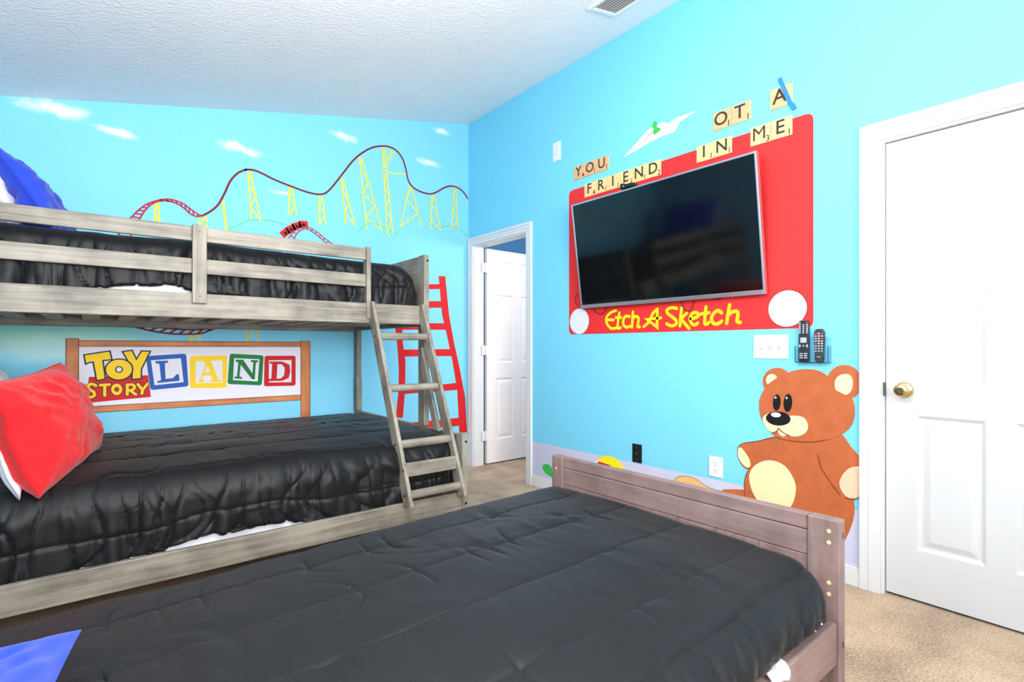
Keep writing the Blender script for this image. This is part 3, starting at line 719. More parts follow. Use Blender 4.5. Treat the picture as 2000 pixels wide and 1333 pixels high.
def even(l, n):
    P = np.array(l); s = np.concatenate([[0], np.cumsum(np.hypot(*np.diff(P, axis=0).T))]); t = np.linspace(0, s[-1], n)
    return [(float(np.interp(q, s, P[:, 0])), float(np.interp(q, s, P[:, 1]))) for q in t]
sm = smooth_line
lines('track', P_darkred, 'A', [sm(top_line, 6)], .013, 2, coaster)
def ladder_track(a, b, n, wd, m):
    A_, B_ = sm(a, 6), sm(b, 6)
    lines('track', m, 'A', [A_, B_] + [[p, q] for p, q in zip(even(A_, n), even(B_, n))], wd, 2, coaster)
ladder_track(railU, railL, 22, .009, P_pinkred)
ladder_track(lowT, lowB, 15, .011, P_darkred)
ladder_track(archO, archI, 12, .007, P_pinkred)
def tower(l1, l2, n, reg=Z2, wd=.010, extra=()):
    a, b = px2('A', l1, reg), px2('A', l2, reg); ls = [a, b]; A_, B_ = even(a, n), even(b, n)
    for i in range(n - 1): ls.append([A_[i], B_[i + 1]] if i % 2 else [B_[i], A_[i + 1]])
    for e in extra: ls.append(px2('A', e, reg))
    lines('support_tower', P_pale, 'A', ls, wd, 1, coaster)
tower([(1215, 945), (1205, 1100)], [(1240, 935), (1243, 1100)], 3, Z1)
tower([(1555, 1065), (1552, 1130)], [(1610, 1050), (1620, 1150)], 2, Z1)
tower([(1738, 930), (1762, 1165)], [(1748, 930), (1772, 1165)], 3, Z1, .007)
tower([(20, 430), (45, 840)], [(42, 430), (130, 850)], 5)
tower([(375, 560), (372, 800)], [(405, 565), (440, 800)], 4)
tower([(635, 635), (640, 880)], [(660, 640), (695, 880)], 4)
tower([(830, 490), (865, 880)], [(845, 490), (945, 890)], 5)
tower([(985, 300), (1050, 930)], [(1003, 300), (1180, 930)], 7)
tower([(1187, 215), (1225, 960)], [(1203, 215), (1275, 960)], 8, extra=([(1295, 235), (1222, 360)], [(1275, 235), (1215, 330)], [(1230, 432), (1392, 452)]))
tower([(1420, 545), (1345, 900)], [(1440, 560), (1520, 900)], 4)
tower([(1615, 630), (1600, 930)], [(1632, 630), (1690, 930)], 5)
tower([(1806, 565), (1783, 920)], [(1822, 565), (1842, 925)], 6)
tower([(480 * 4, 1010), (480 * 4 + 4, 1150)], [(502 * 4, 1010), (504 * 4, 1150)], 2, Z3)
tower([(1490, 1080), (1485, 1150)], [(1560, 1080), (1555, 1150)], 2, Z3)
for hl_ in [sm(px2('A', [(-150, 930), (0, 858), (60, 842), (200, 850), (420, 905)], Z2)), sm(px2('A', [(950, 955), (1060, 880), (1180, 900), (1330, 980)], Z2)), sm(px2('A', [(1640, 930), (1760, 895), (1850, 920), (1925, 985)], Z2))]: lines('hill_line', P_hill, 'A', [hl_], .009, 0, coaster)
for i, (cx, cy) in enumerate([(345, 960), (395, 928), (445, 902), (500, 888)]):
    x, z = px2('A', [(cx, cy)], Z2)[0]; an = [.75, .55, .4, .1][i]
    q = [(-.033, -.02), (.033, -.02), (.033, .03), (-.033, .03)]
    shape('train_car', P_red, 'A', [[(x + a * math.cos(an) - b * math.sin(an), z + a * math.sin(an) + b * math.cos(an)) for a, b in q]], 3, coaster)
    shape('car_window', P_blk, 'A', [ell(x, z, .013, .013, 12, an)], 4, coaster)

# ---- red painted ladder on the back wall, right of the bunk
Z6 = (650, 560, .3375)
lp = [px2('A', q, Z6) for q in (
    [(355, 150), (357, 208), (372, 330), (382, 470), (380, 600), (365, 760), (405, 760), (418, 600), (420, 430), (405, 330), (400, 208), (398, 150)],
    [(612, -60), (633, 165), (660, 280), (690, 420), (720, 600), (732, 845), (776, 845), (765, 640), (735, 480), (700, 320), (672, 165), (650, -60)],
    [(398, 210), (655, 213), (662, 250), (400, 250)], [(408, 365), (685, 362), (692, 402), (414, 405)], [(418, 592), (715, 558), (722, 598), (416, 622)], [(415, 792), (730, 760), (732, 806), (405, 838)],
    [(390, 88), (640, 84), (648, 122), (392, 126)], [(385, -10), (618, -14), (624, 14), (388, 18)])]
lad2 = mural('red_ladder_mural', 'red ladder painted on the blue wall between the bunk bed and the open doorway', 'mural', [p for q in lp for p in q], 'A')
for q in lp[:2]: shape('ladder_side', P_red, 'A', [q], 1, lad2)
for q in lp[2:]: shape('ladder_rung', P_red, 'A', [q], 2, lad2)

# ---- sign under the upper bunk
Z5 = (100, 630, .275)
def S(pts): return px2('A', pts, Z5)
sx0, sz1 = S([(105, 115)])[0]; sx1, _ = S([(1838, 125)])[0]; lx = S([(195, 200)])[0][0]; rx = S([(1772, 200)])[0][0]
rt1, rt0 = S([(1000, 135)])[0][1], S([(1000, 172)])[0][1]; rb1, rb0 = S([(1500, 530)])[0][1], S([(1500, 568)])[0][1]
sign = mural('sign_mural', 'wood framed white lettered sign painted on the wall under the upper bunk', 'mural', [(sx0, .52), (sx1, .52)], 'A')
shape('sign_panel', P_lav, 'A', [[(lx - .01, rb0 + .01), (rx + .01, rb0 + .01), (rx + .01, rt1 - .01), (lx - .01, rt1 - .01)]], 0, sign)
shape('sign_rail', P_signwood, 'A', [[(lx, rt0), (rx, rt0), (rx, rt1), (lx, rt1)]], 1, sign)
shape('sign_rail', P_signwood, 'A', [[(lx, rb0), (rx, rb0), (rx, rb1), (lx, rb1)]], 1, sign)
shape('sign_post', P_signwoodz, 'A', [[(sx0, .52), (lx, .52), (lx, sz1), (sx0, sz1)]], 2, sign)
shape('sign_post', P_signwoodz, 'A', [[(rx, .52), (sx1, .52), (sx1, sz1 - .004), (rx, sz1 - .004)]], 2, sign)
lines('sign_outline', P_bearline, 'A', [[(lx, rt1), (rx, rt1)], [(lx, rt0), (rx, rt0)], [(lx, rb1), (rx, rb1)], [(lx, rb0), (rx, rb0)], [(sx0, .52), (sx0, sz1), (lx, sz1), (lx, .52)], [(rx, .52), (rx, sz1 - .004), (sx1, sz1 - .004), (sx1, .52)]], .0035, 3, sign)
ban = shape('banner', P_red, 'A', [S([(268, 388), (688, 376), (708, 530), (245, 574)])], 1, sign)
Tp = S([(232, 231), (417, 203), (432, 265), (368, 272), (385, 402), (322, 415), (298, 282), (262, 288), (245, 298)])
Yp = S([(505, 208), (575, 198), (605, 262), (640, 203), (705, 205), (642, 330), (640, 400), (572, 405), (576, 330)])
oc = S([(482, 335)])[0]; ow = S([(578, 335)])[0][0] - oc[0]; oh = oc[1] - S([(482, 410)])[0][1]
Oe = ell(*oc, ow, oh, 44)
for nm, q, ly in (('letter', Tp, 3), ('letter', Yp, 3), ('letter', Oe, 5)):
    o = shape(nm, P_yel, 'A', [q], ly, sign); lines('outline', P_navy, 'A', [q], .0075, ly + 1, o, closed=True)
    if q is Oe:
        hole = ell(*oc, ow * .24, oh * .27, 24); shape('letter_hole', P_lav, 'A', [hole], ly + 1, o); lines('outline', P_navy, 'A', [hole], .006, ly + 2, o, closed=True)
wsty = .0155
def L5(ls): return [S(l) for l in ls]
Sx = sm([(318, 450), (285, 437), (262, 455), (275, 478), (302, 495), (306, 518), (282, 532), (256, 522)], 5)
for ls in ([Sx], [[(348, 446), (412, 442)], [(380, 446), (380, 520)]], 
           [[(540, 443), (540, 512)], sm([(540, 445), (575, 442), (592, 460), (575, 480), (545, 483)], 5), [(560, 484), (600, 512)]], [[(615, 440), (648, 480)], [(684, 436), (648, 480), (644, 506)]]):
    o = lines('letter', P_yel, 'A', L5(ls), wsty, 4, sign); lines('outline', P_navy, 'A', L5(ls), wsty + .007, 3, o)
blocks = [(P_bl, [(672, 240), (958, 222), (975, 455), (705, 482)], [(708, 270), (920, 255), (940, 425), (733, 447)],
           [(740, 275), (830, 272), (830, 285), (806, 291), (812, 402), (865, 396), (888, 370), (905, 368), (912, 415), (755, 431), (753, 418), (780, 411), (768, 295), (740, 290)], None),
          (P_yel, [(985, 240), (1250, 235), (1245, 465), (985, 468)], [(1025, 278), (1215, 272), (1215, 430), (1025, 432)],
           [(1085, 275), (1135, 275), (1185, 408), (1205, 413), (1205, 425), (1128, 425), (1128, 413), (1146, 408), (1136, 378), (1080, 378), (1070, 408), (1086, 412), (1086, 425), (1040, 425), (1042, 412), (1058, 408), (1098, 290), (1085, 288)], [(1088, 358), (1128, 358), (1110, 305)]),
          (P_gr, [(1268, 222), (1508, 235), (1495, 448), (1252, 438)], [(1298, 255), (1478, 262), (1465, 420), (1290, 410)],
           [(1310, 265), (1362, 265), (1428, 362), (1434, 285), (1416, 280), (1418, 268), (1468, 270), (1468, 282), (1452, 288), (1445, 405), (1425, 405), (1345, 302), (1336, 385), (1355, 390), (1355, 402), (1298, 398), (1300, 388), (1318, 383), (1328, 285), (1310, 280)], None),
          (P_red, [(1515, 238), (1735, 237), (1735, 450), (1510, 455)], [(1545, 270), (1705, 268), (1705, 425), (1545, 427)],
           [(1550, 278), (1640, 278), (1690, 300), (1697, 345), (1685, 395), (1640, 415), (1542, 418), (1542, 405), (1562, 400), (1568, 295), (1550, 292)], [(1605, 298), (1635, 298), (1655, 320), (1657, 345), (1650, 380), (1630, 398), (1600, 400)])]
def soft_quad(q, r=.14):
    out = []
    for i in range(len(q)):
        p, a, b = np.array(q[i]), np.array(q[i - 1]), np.array(q[(i + 1) % len(q)])
        out += [tuple(p + (a - p) * r * .5), tuple(p + (a - p) * r * .12 + (b - p) * r * .12), tuple(p + (b - p) * r * .5)]
    return out
for m, outer, inner, letter, hole in blocks:
    o = shape('letter_block', m, 'A', [soft_quad(S(outer))], 2, sign); shape('block_face', P_lav, 'A', [S(inner)], 3, o)
    shape('letter', m, 'A', [S(letter)], 4, o)
    if hole: shape('letter_hole', P_lav, 'A', [S(hole)], 5, o)

for q, m_, ly in ((ell(465, 476, 42, 43), P_yel, 4), (ell(465, 476, 15, 15), P_red, 6)):
    o = shape('letter' if ly == 4 else 'letter_hole', m_, 'A', [S(q)], ly, sign); lines('outline', P_navy, 'A', [S(q)], .0035, ly + 1, o, closed=True)

# ---- red toy frame round the TV on the right wall
ry0, ry1, rz0, rz1 = 1.052, 2.722, 1.196, 2.252
def rrect(y0, y1, z0, z1, r, n=6):
    out = []
    for cx, cz, a0 in ((y1 - r, z1 - r, 0), (y0 + r, z1 - r, 90), (y0 + r, z0 + r, 180), (y1 - r, z0 + r, 270)):
        out += [(cx + r * math.cos(R(a0 + 90 * k / n)), cz + r * math.sin(R(a0 + 90 * k / n))) for k in range(n + 1)]
    return out
toy = mural('drawing_toy_mural', 'big red drawing toy frame with two white knobs painted behind the TV, lettered in yellow', 'mural', [(ry0, rz0), (ry1, rz1)], 'B')
shape('red_frame', P_frame, 'B', [rrect(ry0, ry1, rz0, rz1, .035)], 0, toy)
for (cx, cy, xl, xr) in ((1539, 603, 1500.5, 1577), (1132.5, 628, 1113, 1151)):
    (ya, za), (yb, _), (yc, _) = onB(cx, cy), onB(xl, cy), onB(xr, cy); rr = (yb - yc) / 2
    k = shape('white_knob', P_white, 'B', [ell((yb + yc) / 2, za, rr, rr * (.98), 48)], 1, toy); lines('outline', P_darkred, 'B', [ell((yb + yc) / 2, za, rr, rr * .98, 48)], .003, 1, k, closed=True)
ZE = (1150, 580, .165)
etch = [[sm([(325, 165), (270, 185), (222, 230), (208, 275), (225, 330), (270, 375), (325, 370)], 5), [(208, 272), (295, 275)]], [sm([(365, 190), (350, 290), (345, 372), (380, 365)], 3), [(325, 248), (385, 245)]],
        [sm([(485, 235), (440, 232), (412, 275), (415, 335), (450, 362), (490, 350)], 5)], [[(525, 180), (515, 360)], sm([(518, 270), (550, 235), (588, 245), (590, 290), (580, 352), (605, 355)], 5)],
        [sm([(655, 355), (720, 290), (760, 200), (815, 145)], 5), [(815, 145), (812, 360), (690, 268), (855, 250)]], [sm([(1045, 140), (985, 130), (930, 155), (935, 195), (985, 235), (1035, 280), (1035, 325), (980, 345), (925, 320)], 6)],
        [[(1100, 135), (1082, 345)], [(1165, 192), (1092, 262), (1190, 375)]], [sm([(1208, 262), (1260, 250), (1300, 225), (1280, 190), (1230, 198), (1203, 250), (1215, 310), (1255, 335), (1292, 312)], 5)],
        [sm([(1390, 120), (1375, 300), (1395, 325), (1425, 305)], 4), [(1330, 205), (1425, 190)]], [sm([(1575, 190), (1530, 165), (1480, 200), (1455, 260), (1480, 315), (1530, 320), (1575, 290)], 5)],
        [[(1670, 95), (1635, 315)], sm([(1645, 230), (1700, 182), (1758, 175), (1768, 220), (1758, 290), (1795, 305)], 5)]]
for ls in etch:
    q = [px2('B', l, ZE) for l in ls]
    o = lines('letter', P_bright, 'B', q, .0175, 2, toy); lines('outline', P_olive, 'B', q, .0225, 1, o)

# ---- teddy bear mural
Zb = (1380, 690, .2926)
def B_(pts): return px2('B', pts, Zb)
bear = mural('teddy_bear_mural', 'large brown teddy bear with cream belly painted beside the white door on the right', 'mural', B_([(208, 1333), (1062, 1333)]), 'B')
def bell(cx, cy, rx, ry, rot=0, n=40): return B_(ell(cx, cy, rx, ry, n, rot))
bodyp = sm([(452, 560), (640, 580), (870, 540), (912, 552), (965, 625), (1030, 700), (1063, 745), (1063, 915), (1030, 960), (985, 978), (990, 1040), (975, 1130), (935, 1230), (900, 1290), (820, 1390), (600, 1450), (380, 1400), (275, 1230), (255, 1000), (252, 880), (262, 820), (286, 768), (268, 772), (235, 742), (210, 685), (213, 628), (250, 602), (340, 588)], 5, True)
shape('body', P_bear, 'B', [B_([(min(a, 1066), b) for a, b in bodyp])], 0, bear)
shape('leg', P_bear, 'B', [B_(sm([(108, 925), (135, 910), (270, 916), (340, 950), (380, 1060), (250, 1120), (130, 1020)], 4, True))], 1, bear)
shape('ear', P_bear, 'B', [bell(472, 192, 97, 94)], 1, bear); shape('ear', P_bear, 'B', [bell(920, 197, 118, 118)], 1, bear)
shape('inner_ear', P_cream, 'B', [bell(437, 180, 38, 40)], 2, bear, 'cream inner ear'); shape('inner_ear', P_cream, 'B', [B_(sm([(862, 180), (900, 145), (955, 145), (978, 190), (968, 250), (935, 278), (895, 262), (862, 240)], 4, True))], 4, bear, 'cream inner ear')
headp = sm([(353, 335), (365, 285), (400, 225), (450, 180), (520, 142), (600, 114), (690, 108), (770, 126), (850, 190), (930, 250), (980, 320), (990, 400), (975, 470), (930, 525), (860, 562), (760, 588), (640, 590), (530, 578), (455, 550), (415, 510), (380, 462), (360, 410)], 4, True)
hd = shape('head', P_bear, 'B', [B_(headp)], 3, bear)
shape('muzzle', P_cream, 'B', [B_(sm([(378, 432), (430, 400), (500, 425), (580, 418), (650, 430), (680, 482), (665, 530), (610, 556), (550, 550), (500, 525), (480, 505), (462, 528), (430, 525), (398, 492)], 4, True)), B_(sm([(478, 520), (492, 512), (530, 545), (515, 556), (492, 545)], 3, True))], 4, hd, 'cream muzzle')
shape('nose', P_blk, 'B', [bell(482, 437, 82, 47, .08)], 5, hd, 'big black oval nose'); shape('nose_highlight', P_white, 'B', [bell(467, 412, 33, 16, .1)], 6, hd)
for cx, cy, rx_, ry_ in ((472, 330, 25, 54), (546, 333, 28, 60)):
    shape('eye', P_blk, 'B', [bell(cx, cy, rx_, ry_, .06)], 5, hd); shape('eye_highlight', P_white, 'B', [bell(cx - 7, cy - 33, 6, 7)], 6, hd)
lines('mouth', P_bearline, 'B', [B_(sm([(482, 500), (475, 520), (445, 530)], 4)), B_(sm([(482, 500), (515, 530), (560, 550)], 4))], .0035, 5, hd)
shape('belly_patch', P_cream, 'B', [B_(sm([(286, 830), (310, 765), (370, 725), (440, 718), (510, 745), (560, 800), (595, 880), (592, 950), (570, 1015), (520, 1060), (430, 1070), (370, 1020), (310, 930)], 5, True))], 2, bear, 'cream belly')
shape('paw_pad', P_cream, 'B', [B_(sm([(210, 640), (230, 632), (260, 665), (288, 715), (292, 755), (270, 765), (235, 735), (212, 690)], 4, True))], 1, bear)
shape('paw_pad', P_pinkpad, 'B', [B_([(min(a, 1064), b) for a, b in sm([(888, 880), (905, 820), (950, 772), (1010, 757), (1080, 775), (1095, 860), (1060, 930), (985, 970), (925, 950)], 5, True)])], 1, bear)
lines('arm_line', P_bearline, 'B', [B_(sm([(745, 678), (770, 770), (830, 862), (890, 945)], 5))], .0035, 3, bear)
lines('neck_line', P_bearline, 'B', [B_(sm([(452, 556), (530, 580), (640, 592), (720, 592), (800, 578)], 4))], .0025, 4, bear)
lines('outline', P_bearline, 'B', [B_(sm([(452, 565), (340, 588), (250, 602), (214, 628), (210, 685), (235, 742), (268, 772), (286, 770), (262, 822), (253, 885), (258, 960)], 5)), B_(sm([(930, 968), (985, 978), (1030, 962), (1060, 930)], 4))], .003, 2, bear)

# ---- small painted things low on the right wall
Zf = (1040, 840, .31); Zg = (1040, 640, .24)
ballp = px2('B', sm([(525, 1100), (545, 1068), (580, 1048), (615, 1045), (665, 1062), (715, 1105), (750, 1165), (760, 1230), (700, 1290), (560, 1290), (500, 1200)], 5, True), Zg)
ball = mural('ball_mural', 'yellow ball with a red band painted behind the top of the footboard', 'mural', ballp, 'B')
shape('ball_body', P_bright, 'B', [ballp], 0, ball); shape('red_band', P_red, 'B', [px2('B', [(498, 1118), (512, 1088), (540, 1092), (625, 1118), (690, 1165), (735, 1235), (640, 1250), (520, 1180)], Zg)], 1, ball)
shape('white_stripe', P_white, 'B', [px2('B', [(500, 1116), (508, 1088), (532, 1082), (538, 1092), (520, 1122)], Zg)], 2, ball)
tanp = px2('B', sm([(900, 312), (928, 294), (980, 293), (1030, 310), (1090, 352), (1150, 378), (1205, 392), (1200, 425), (1000, 410), (905, 345)], 5, True), Zf)
tn = mural('paddle_mural', 'tan paddle shape painted low on the wall left of the teddy bear', 'mural', tanp, 'B'); shape('paddle', P_tan, 'B', [tanp], 0, tn); lines('outline', P_olive, 'B', [tanp], .003, 0, tn, closed=True)
grp = px2('B', sm([(82, 1135), (100, 1113), (140, 1120), (165, 1160), (165, 1215), (130, 1205), (96, 1172)], 5, True), Zg)
gt = mural('leaf_mural', 'small green rounded shape painted low beside the doorway casing', 'mural', grp, 'B'); shape('leaf', P_lime, 'B', [grp], 0, gt)
Zp = (1200, 210, .09)
planep = px2('B', [(190, 1085), (480, 770), (700, 510), (870, 400), (1000, 335), (1070, 320), (1180, 350), (1300, 250), (1500, 165), (1800, 65), (1640, 170), (1420, 310), (1385, 380), (1340, 470), (1280, 540), (1000, 640), (700, 800), (400, 980)], Zp)
pn = mural('paper_plane_mural', 'white paper plane with a small green figure painted on the wall above the TV', 'mural', planep, 'B')
shape('plane', P_white, 'B', [planep], 0, pn)
shape('green_figure', P_lime, 'B', [px2('B', sm([(880, 295), (835, 350), (832, 430), (860, 470), (842, 505), (850, 560), (880, 592), (920, 560), (1000, 490), (985, 440), (925, 430), (930, 340)], 4, True), Zp)], 1, pn, 'small green pilot figure')
lines('stick', paint('mural_stick', 110, 150, 100), 'B', [px2('B', [(845, 540), (760, 590), (715, 630)], Zp)], .004, 1, pn)

# ------------------------------------------------------------------ letter tiles above the TV
m_tile = [wood('pale_tile_wood_%d' % i, rgb(*c1), rgb(*c2), 'y', along=6, across=40) for i, (c1, c2) in enumerate((((214, 156, 108), (236, 186, 138)), ((224, 186, 122), (244, 212, 150))))]
m_ink = mat('tile_ink', (.03, .018, .012), rough=.6)
rows = [('YOU', '411', (1121.5, 328, 353), (1189.5, 302.5, 330.5), 0, .006), ('FRIEND', '411112', (1142, 360.5, 387), (1292, 311, 341), 1, .003), ('IN', '11', (1361, 288, 319), (1430.5, 264.5, 298), 1, .003),
        ('OT', '11', (1393.5, 222.5, 257), (1467.5, 196, 233), 0, .006), ('ME', '31', (1466, 250.5, 287), (1548.5, 226, 263), 1, .003), ('A', ' ', (1504.5, 177.5, 217), (1548.3, 163, 202), 0, .006)]
place = {'YOU': 'left end above the TV', 'FRIEND': 'row on the TV top edge', 'IN': 'pair over the right half of the TV', 'OT': 'raised pair right of the paper plane', 'ME': 'pair at the top right of the red frame', 'A': 'highest'}
ordn = ['first', 'second', 'third', 'fourth', 'fifth', 'last']
for word, nums, l, r, tone, dep in rows:
    (yl, zt1), (_, zb1) = onB(l[0], l[1]), onB(l[0], l[2]); (yr, zt2), (_, zb2) = onB(r[0], r[1]), onB(r[0], r[2])
    zt_, zb_ = (zt1 + zt2) / 2, (zb1 + zb2) / 2; n = len(word); wd = (yl - yr) / n; hh = zt_ - zb_
    for i, ch in enumerate(word):
        ya = yl - i * wd; mb = MB(); d0 = LAYER + .0002 if tone else 0
        mb.box(XB - d0 - dep, XB - d0, ya - wd + .0009, ya - .0009, zb_, zt_)
        o = mb.build('letter_tile', m_tile[tone], bevel=.0012)
        lab = 'tan letter tile A crossed by blue tape, highest of the tiles' if word == 'A' else 'tan tile %s, %s of word %s, %s' % (ch, ordn[i] if i < n - 1 else 'last', word, place[word])
        tag(o, lab, 'letter tile', 'letter tiles above the TV')
        mb = MB(); text_faces(ch, hh * 1.02, None, (ya - wd * .44, zb_ + hh * .54), -1, 1.0, 'B', d0 + dep + .0006, mb)
        mb.build('letter', m_ink, o, fix=False)
        if nums[i] != ' ':
            mb = MB(); text_faces(nums[i], hh * .46, None, (ya - wd * .86, zb_ + hh * .17), -1, 1.0, 'B', d0 + dep + .0006, mb); mb.build('number', m_ink, o, fix=False)
mb = MB()
for q, d in ((((1520, 156), (1527, 151), (1550, 203), (1541, 207)), .0078), (((1541, 206), (1551, 201), (1557, 211), (1549, 217)), .0086)):
    ps = [onB(*p) for p in q]; mb.add([(XB - d, *p) for p in ps] + [(XB - .0005 if d > .008 else XB - d + .0008, *p) for p in ps], [(0, 1, 2, 3), (4, 5, 6, 7)] + [(i, (i + 1) % 4, 4 + (i + 1) % 4, 4 + i) for i in range(4)])
tag(mb.build('masking_tape', mat('blue_tape', rgb(40, 125, 212), rough=.6)), 'strip of blue masking tape stuck across the highest letter tile', 'tape')

# ------------------------------------------------------------------ television on a tilting mount
Yc, Wt, zb_t, Ht = (2.558 + 1.264) / 2, 1.294, 1.375, .722
upv = Vector((-.100, 0, .714)).normalized(); outv = Vector((-upv.z, 0, upv.x)); av = Vector((0, -1, 0))
Mtv = Matrix(((av.x, upv.x, outv.x, 2.700), (av.y, upv.y, outv.y, Yc), (av.z, upv.z, outv.z, zb_t), (0, 0, 0, 1)))
tv = thing('television', (2.70, Yc, zb_t), 'large flat screen television with thin silver frame tilted forward on the red wall painting', 'television')
m_screen = mat('tv_screen', (.0016, .0018, .0022), rough=.10, spec=.5); m_silver = mat('tv_silver', (.62, .62, .66), rough=.28, metal=.9)
h = Wt / 2; b = .011
mb = MB(); mb.box(-h + b, h - b, b + .013, Ht - b, -.030, -.003, M=Mtv); mb.build('screen', m_screen, tv)
mb = MB()
for q in ((-h, -h + b, 0, Ht), (h - b, h, 0, Ht), (-h + b, h - b, 0, b + .013), (-h + b, h - b, Ht - b, Ht)): mb.box(q[0], q[1], q[2], q[3], -.030, 0, M=Mtv)
mb.build('frame', m_silver, tv, bevel=.0015)
mb = MB(); mb.box(-h + .008, h - .008, .008, Ht - .008, -.036, -.0302, M=Mtv); mb.build('back_cover', m_black, tv)
mb = MB(); mb.box(-.22, .22, .16, .20, -.05, -.0362, M=Mtv); mb.box(2.712, XB - .003, Yc - .24, Yc + .24, 1.62, 1.86); mb.box(2.700, 2.7125, Yc - .2, Yc - .16, 1.60, 1.88); mb.box(2.700, 2.7125, Yc + .16, Yc + .2, 1.60, 1.88); mb.build('wall_mount', m_black, tv)
for pts, in (([(1160, 600), (1165, 609), (1174, 614), (1182, 610), (1187, 600)],), ([(1332, 588), (1337, 602), (1345, 609), (1352, 603), (1359, 586)],), ([(1129, 574), (1125, 582), (1125, 590), (1130, 597)],), ([(1388, 578), (1400, 585), (1412, 583)],)):
    mb = MB(); mb.tube([(XB - .008, *onB(*p)) for p in sm(pts, 5)], .0022, 8); mb.build('cable', m_black, tv, smooth=True)
mb = MB(); mb.box(2.588, 2.640, 2.022, 2.120, 2.094, 2.118); mb.box(2.592, 2.630, 2.095, 2.122, 2.1185, 2.130)
dv = mb.build('media_sensor', m_black, bevel=.004); tag(dv, 'small black device clipped on the top edge of the television', 'device')
mb = MB(); mb.tube([(2.5865, 2.092, 2.108), (2.588, 2.092, 2.108)], .006, 14); mb.build('lens', m_steel, dv)

# ------------------------------------------------------------------ plates on the right wall
def plate(name, label, cat, yc, zc, w_, h_, m, kind):
    mb = MB(); mb.box(XB - .006, XB, yc - w_ / 2, yc + w_ / 2, zc - h_ / 2, zc + h_ / 2); o = mb.build(name, m, bevel=.003, seg=3); tag(o, label, cat)
    f = XB - .006
    if kind == 'outlet':
        for s_ in (-1, 1):
            b = MB(); b.box(f - .002, f, yc - .016, yc + .016, zc + s_ * .020 - .0145, zc + s_ * .020 + .0145); q = b.build('socket', m, o, bevel=.003)
            b = MB()
            for dy, hh in ((-.0065, .0075), (.0065, .009)): b.box(f - .0023, f - .0015, yc + dy - .0011, yc + dy + .0011, zc + s_ * .02 + .003 - hh / 2, zc + s_ * .02 + .003 + hh / 2)
            b.tube([(f - .0023, yc, zc + s_ * .02 - .0085), (f - .0015, yc, zc + s_ * .02 - .0085)], .0022, 10); b.build('slots', m_slot, q)
    if kind == 'switch':
        for k in (-1, 0, 1):
            b = MB(); b.box(f - .001, f, yc + k * .046 - .007, yc + k * .046 + .007, zc - .015, zc + .015); q = b.build('switch', m_slotw, o, bevel=.0004)
            b = MB(); b.add([(f - .001, yc + k * .046 - .004, zc - .011), (f - .001, yc + k * .046 + .004, zc - .011), (f - .001, yc + k * .046 + .004, zc + .011), (f - .001, yc + k * .046 - .004, zc + .011), (f - .012, yc + k * .046 - .0035, zc + .006), (f - .012, yc + k * .046 + .0035, zc + .006), (f - .011, yc + k * .046 + .0035, zc + .012), (f - .011, yc + k * .046 - .0035, zc + .012)],
                            [(0, 1, 2, 3), (4, 5, 6, 7), (0, 1, 5, 4), (1, 2, 6, 5), (2, 3, 7, 6), (3, 0, 4, 7)]); b.build('toggle', m, q)
            for s_ in (-1, 1):
                b = MB(); b.tube([(f - .0008, yc + k * .046, zc + s_ * .030), (f, yc + k * .046, zc + s_ * .030)], .003, 10); b.build('screw', m_slotw, o)
    if kind == 'coax':
        b = MB(); b.tube([(f - .008, yc, zc), (f, yc, zc)], .005, 12); b.build('cable_jack', m_steel, o)
        for s_ in (-1, 1):
            b = MB(); b.tube([(f - .001, yc, zc + s_ * .042), (f, yc, zc + s_ * .042)], .003, 10); b.build('screw', m_steel, o)
    return o
m_plate = mat('white_plate_plastic', (.76, .76, .77), rough=.35); m_slot = mat('slot_grey', (.10, .09, .09), rough=.6); m_slotw = mat('switch_grey', (.36, .36, .37), rough=.5)
plate('wall_outlet', 'white wall outlet plate high on the blue wall left of the tiles', 'outlet', (2.894 + 2.805) / 2, 2.583, .084, .142, m_plate, 'outlet')
plate('wall_outlet', 'white double wall outlet left of the teddy bear', 'outlet', 1.5605, .427, .084, .116, m_plate, 'outlet')
plate('wall_outlet', 'black wall plate low on the blue wall above the footboard', 'outlet', 2.1055, .417, .075, .120, m_black, 'coax')
plate('light_switch', 'white triple light switch plate under the red painted frame', 'light switch', 1.257, 1.104, .178, .124, m_plate, 'switch')

# ------------------------------------------------------------------ remotes in a clear wall holder
m_acr = mat('clear_acrylic', (.97, .99, 1.0), rough=.03, spec=.5); m_acr.node_tree.nodes['Principled BSDF'].inputs['Transmission Weight'].default_value = 1.0; m_acr.node_tree.nodes['Principled BSDF'].inputs['IOR'].default_value = 1.18
hy0, hy1, hz0, hz1 = .974, 1.124, 1.026, 1.120
hold = thing('remote_holder', (XB, (hy0 + hy1) / 2, hz0), 'clear acrylic wall pocket holding two remote controls beside the door', 'remote holder')
for nm, bx_ in (('back_plate', (XB - .003, XB - .0006, hy0, hy1, hz0, hz1 + .03)), ('front_plate', (XB - .036, XB - .033, hy0, hy1, hz0, hz1 - .012)), ('bottom_plate', (XB - .033, XB - .003, hy0, hy1, hz0, hz0 + .003)),
               ('side_plate', (XB - .033, XB - .003, hy0, hy0 + .003, hz0 + .003, hz1 - .012)), ('side_plate', (XB - .033, XB - .003, hy1 - .003, hy1, hz0 + .003, hz1 - .012))):
    part(nm, m_acr, [bx_], hold, .0006)
m_rem = mat('remote_black', (.012, .012, .014), rough=.35); m_key = mat('remote_key_grey', (.55, .56, .60), rough=.45); m_rem2 = mat('remote_charcoal', (.030, .027, .028), rough=.4); m_pad = mat('remote_pad_grey', (.42, .43, .50), rough=.4); m_redk = mat('remote_key_red', (.6, .03, .03), rough=.45)
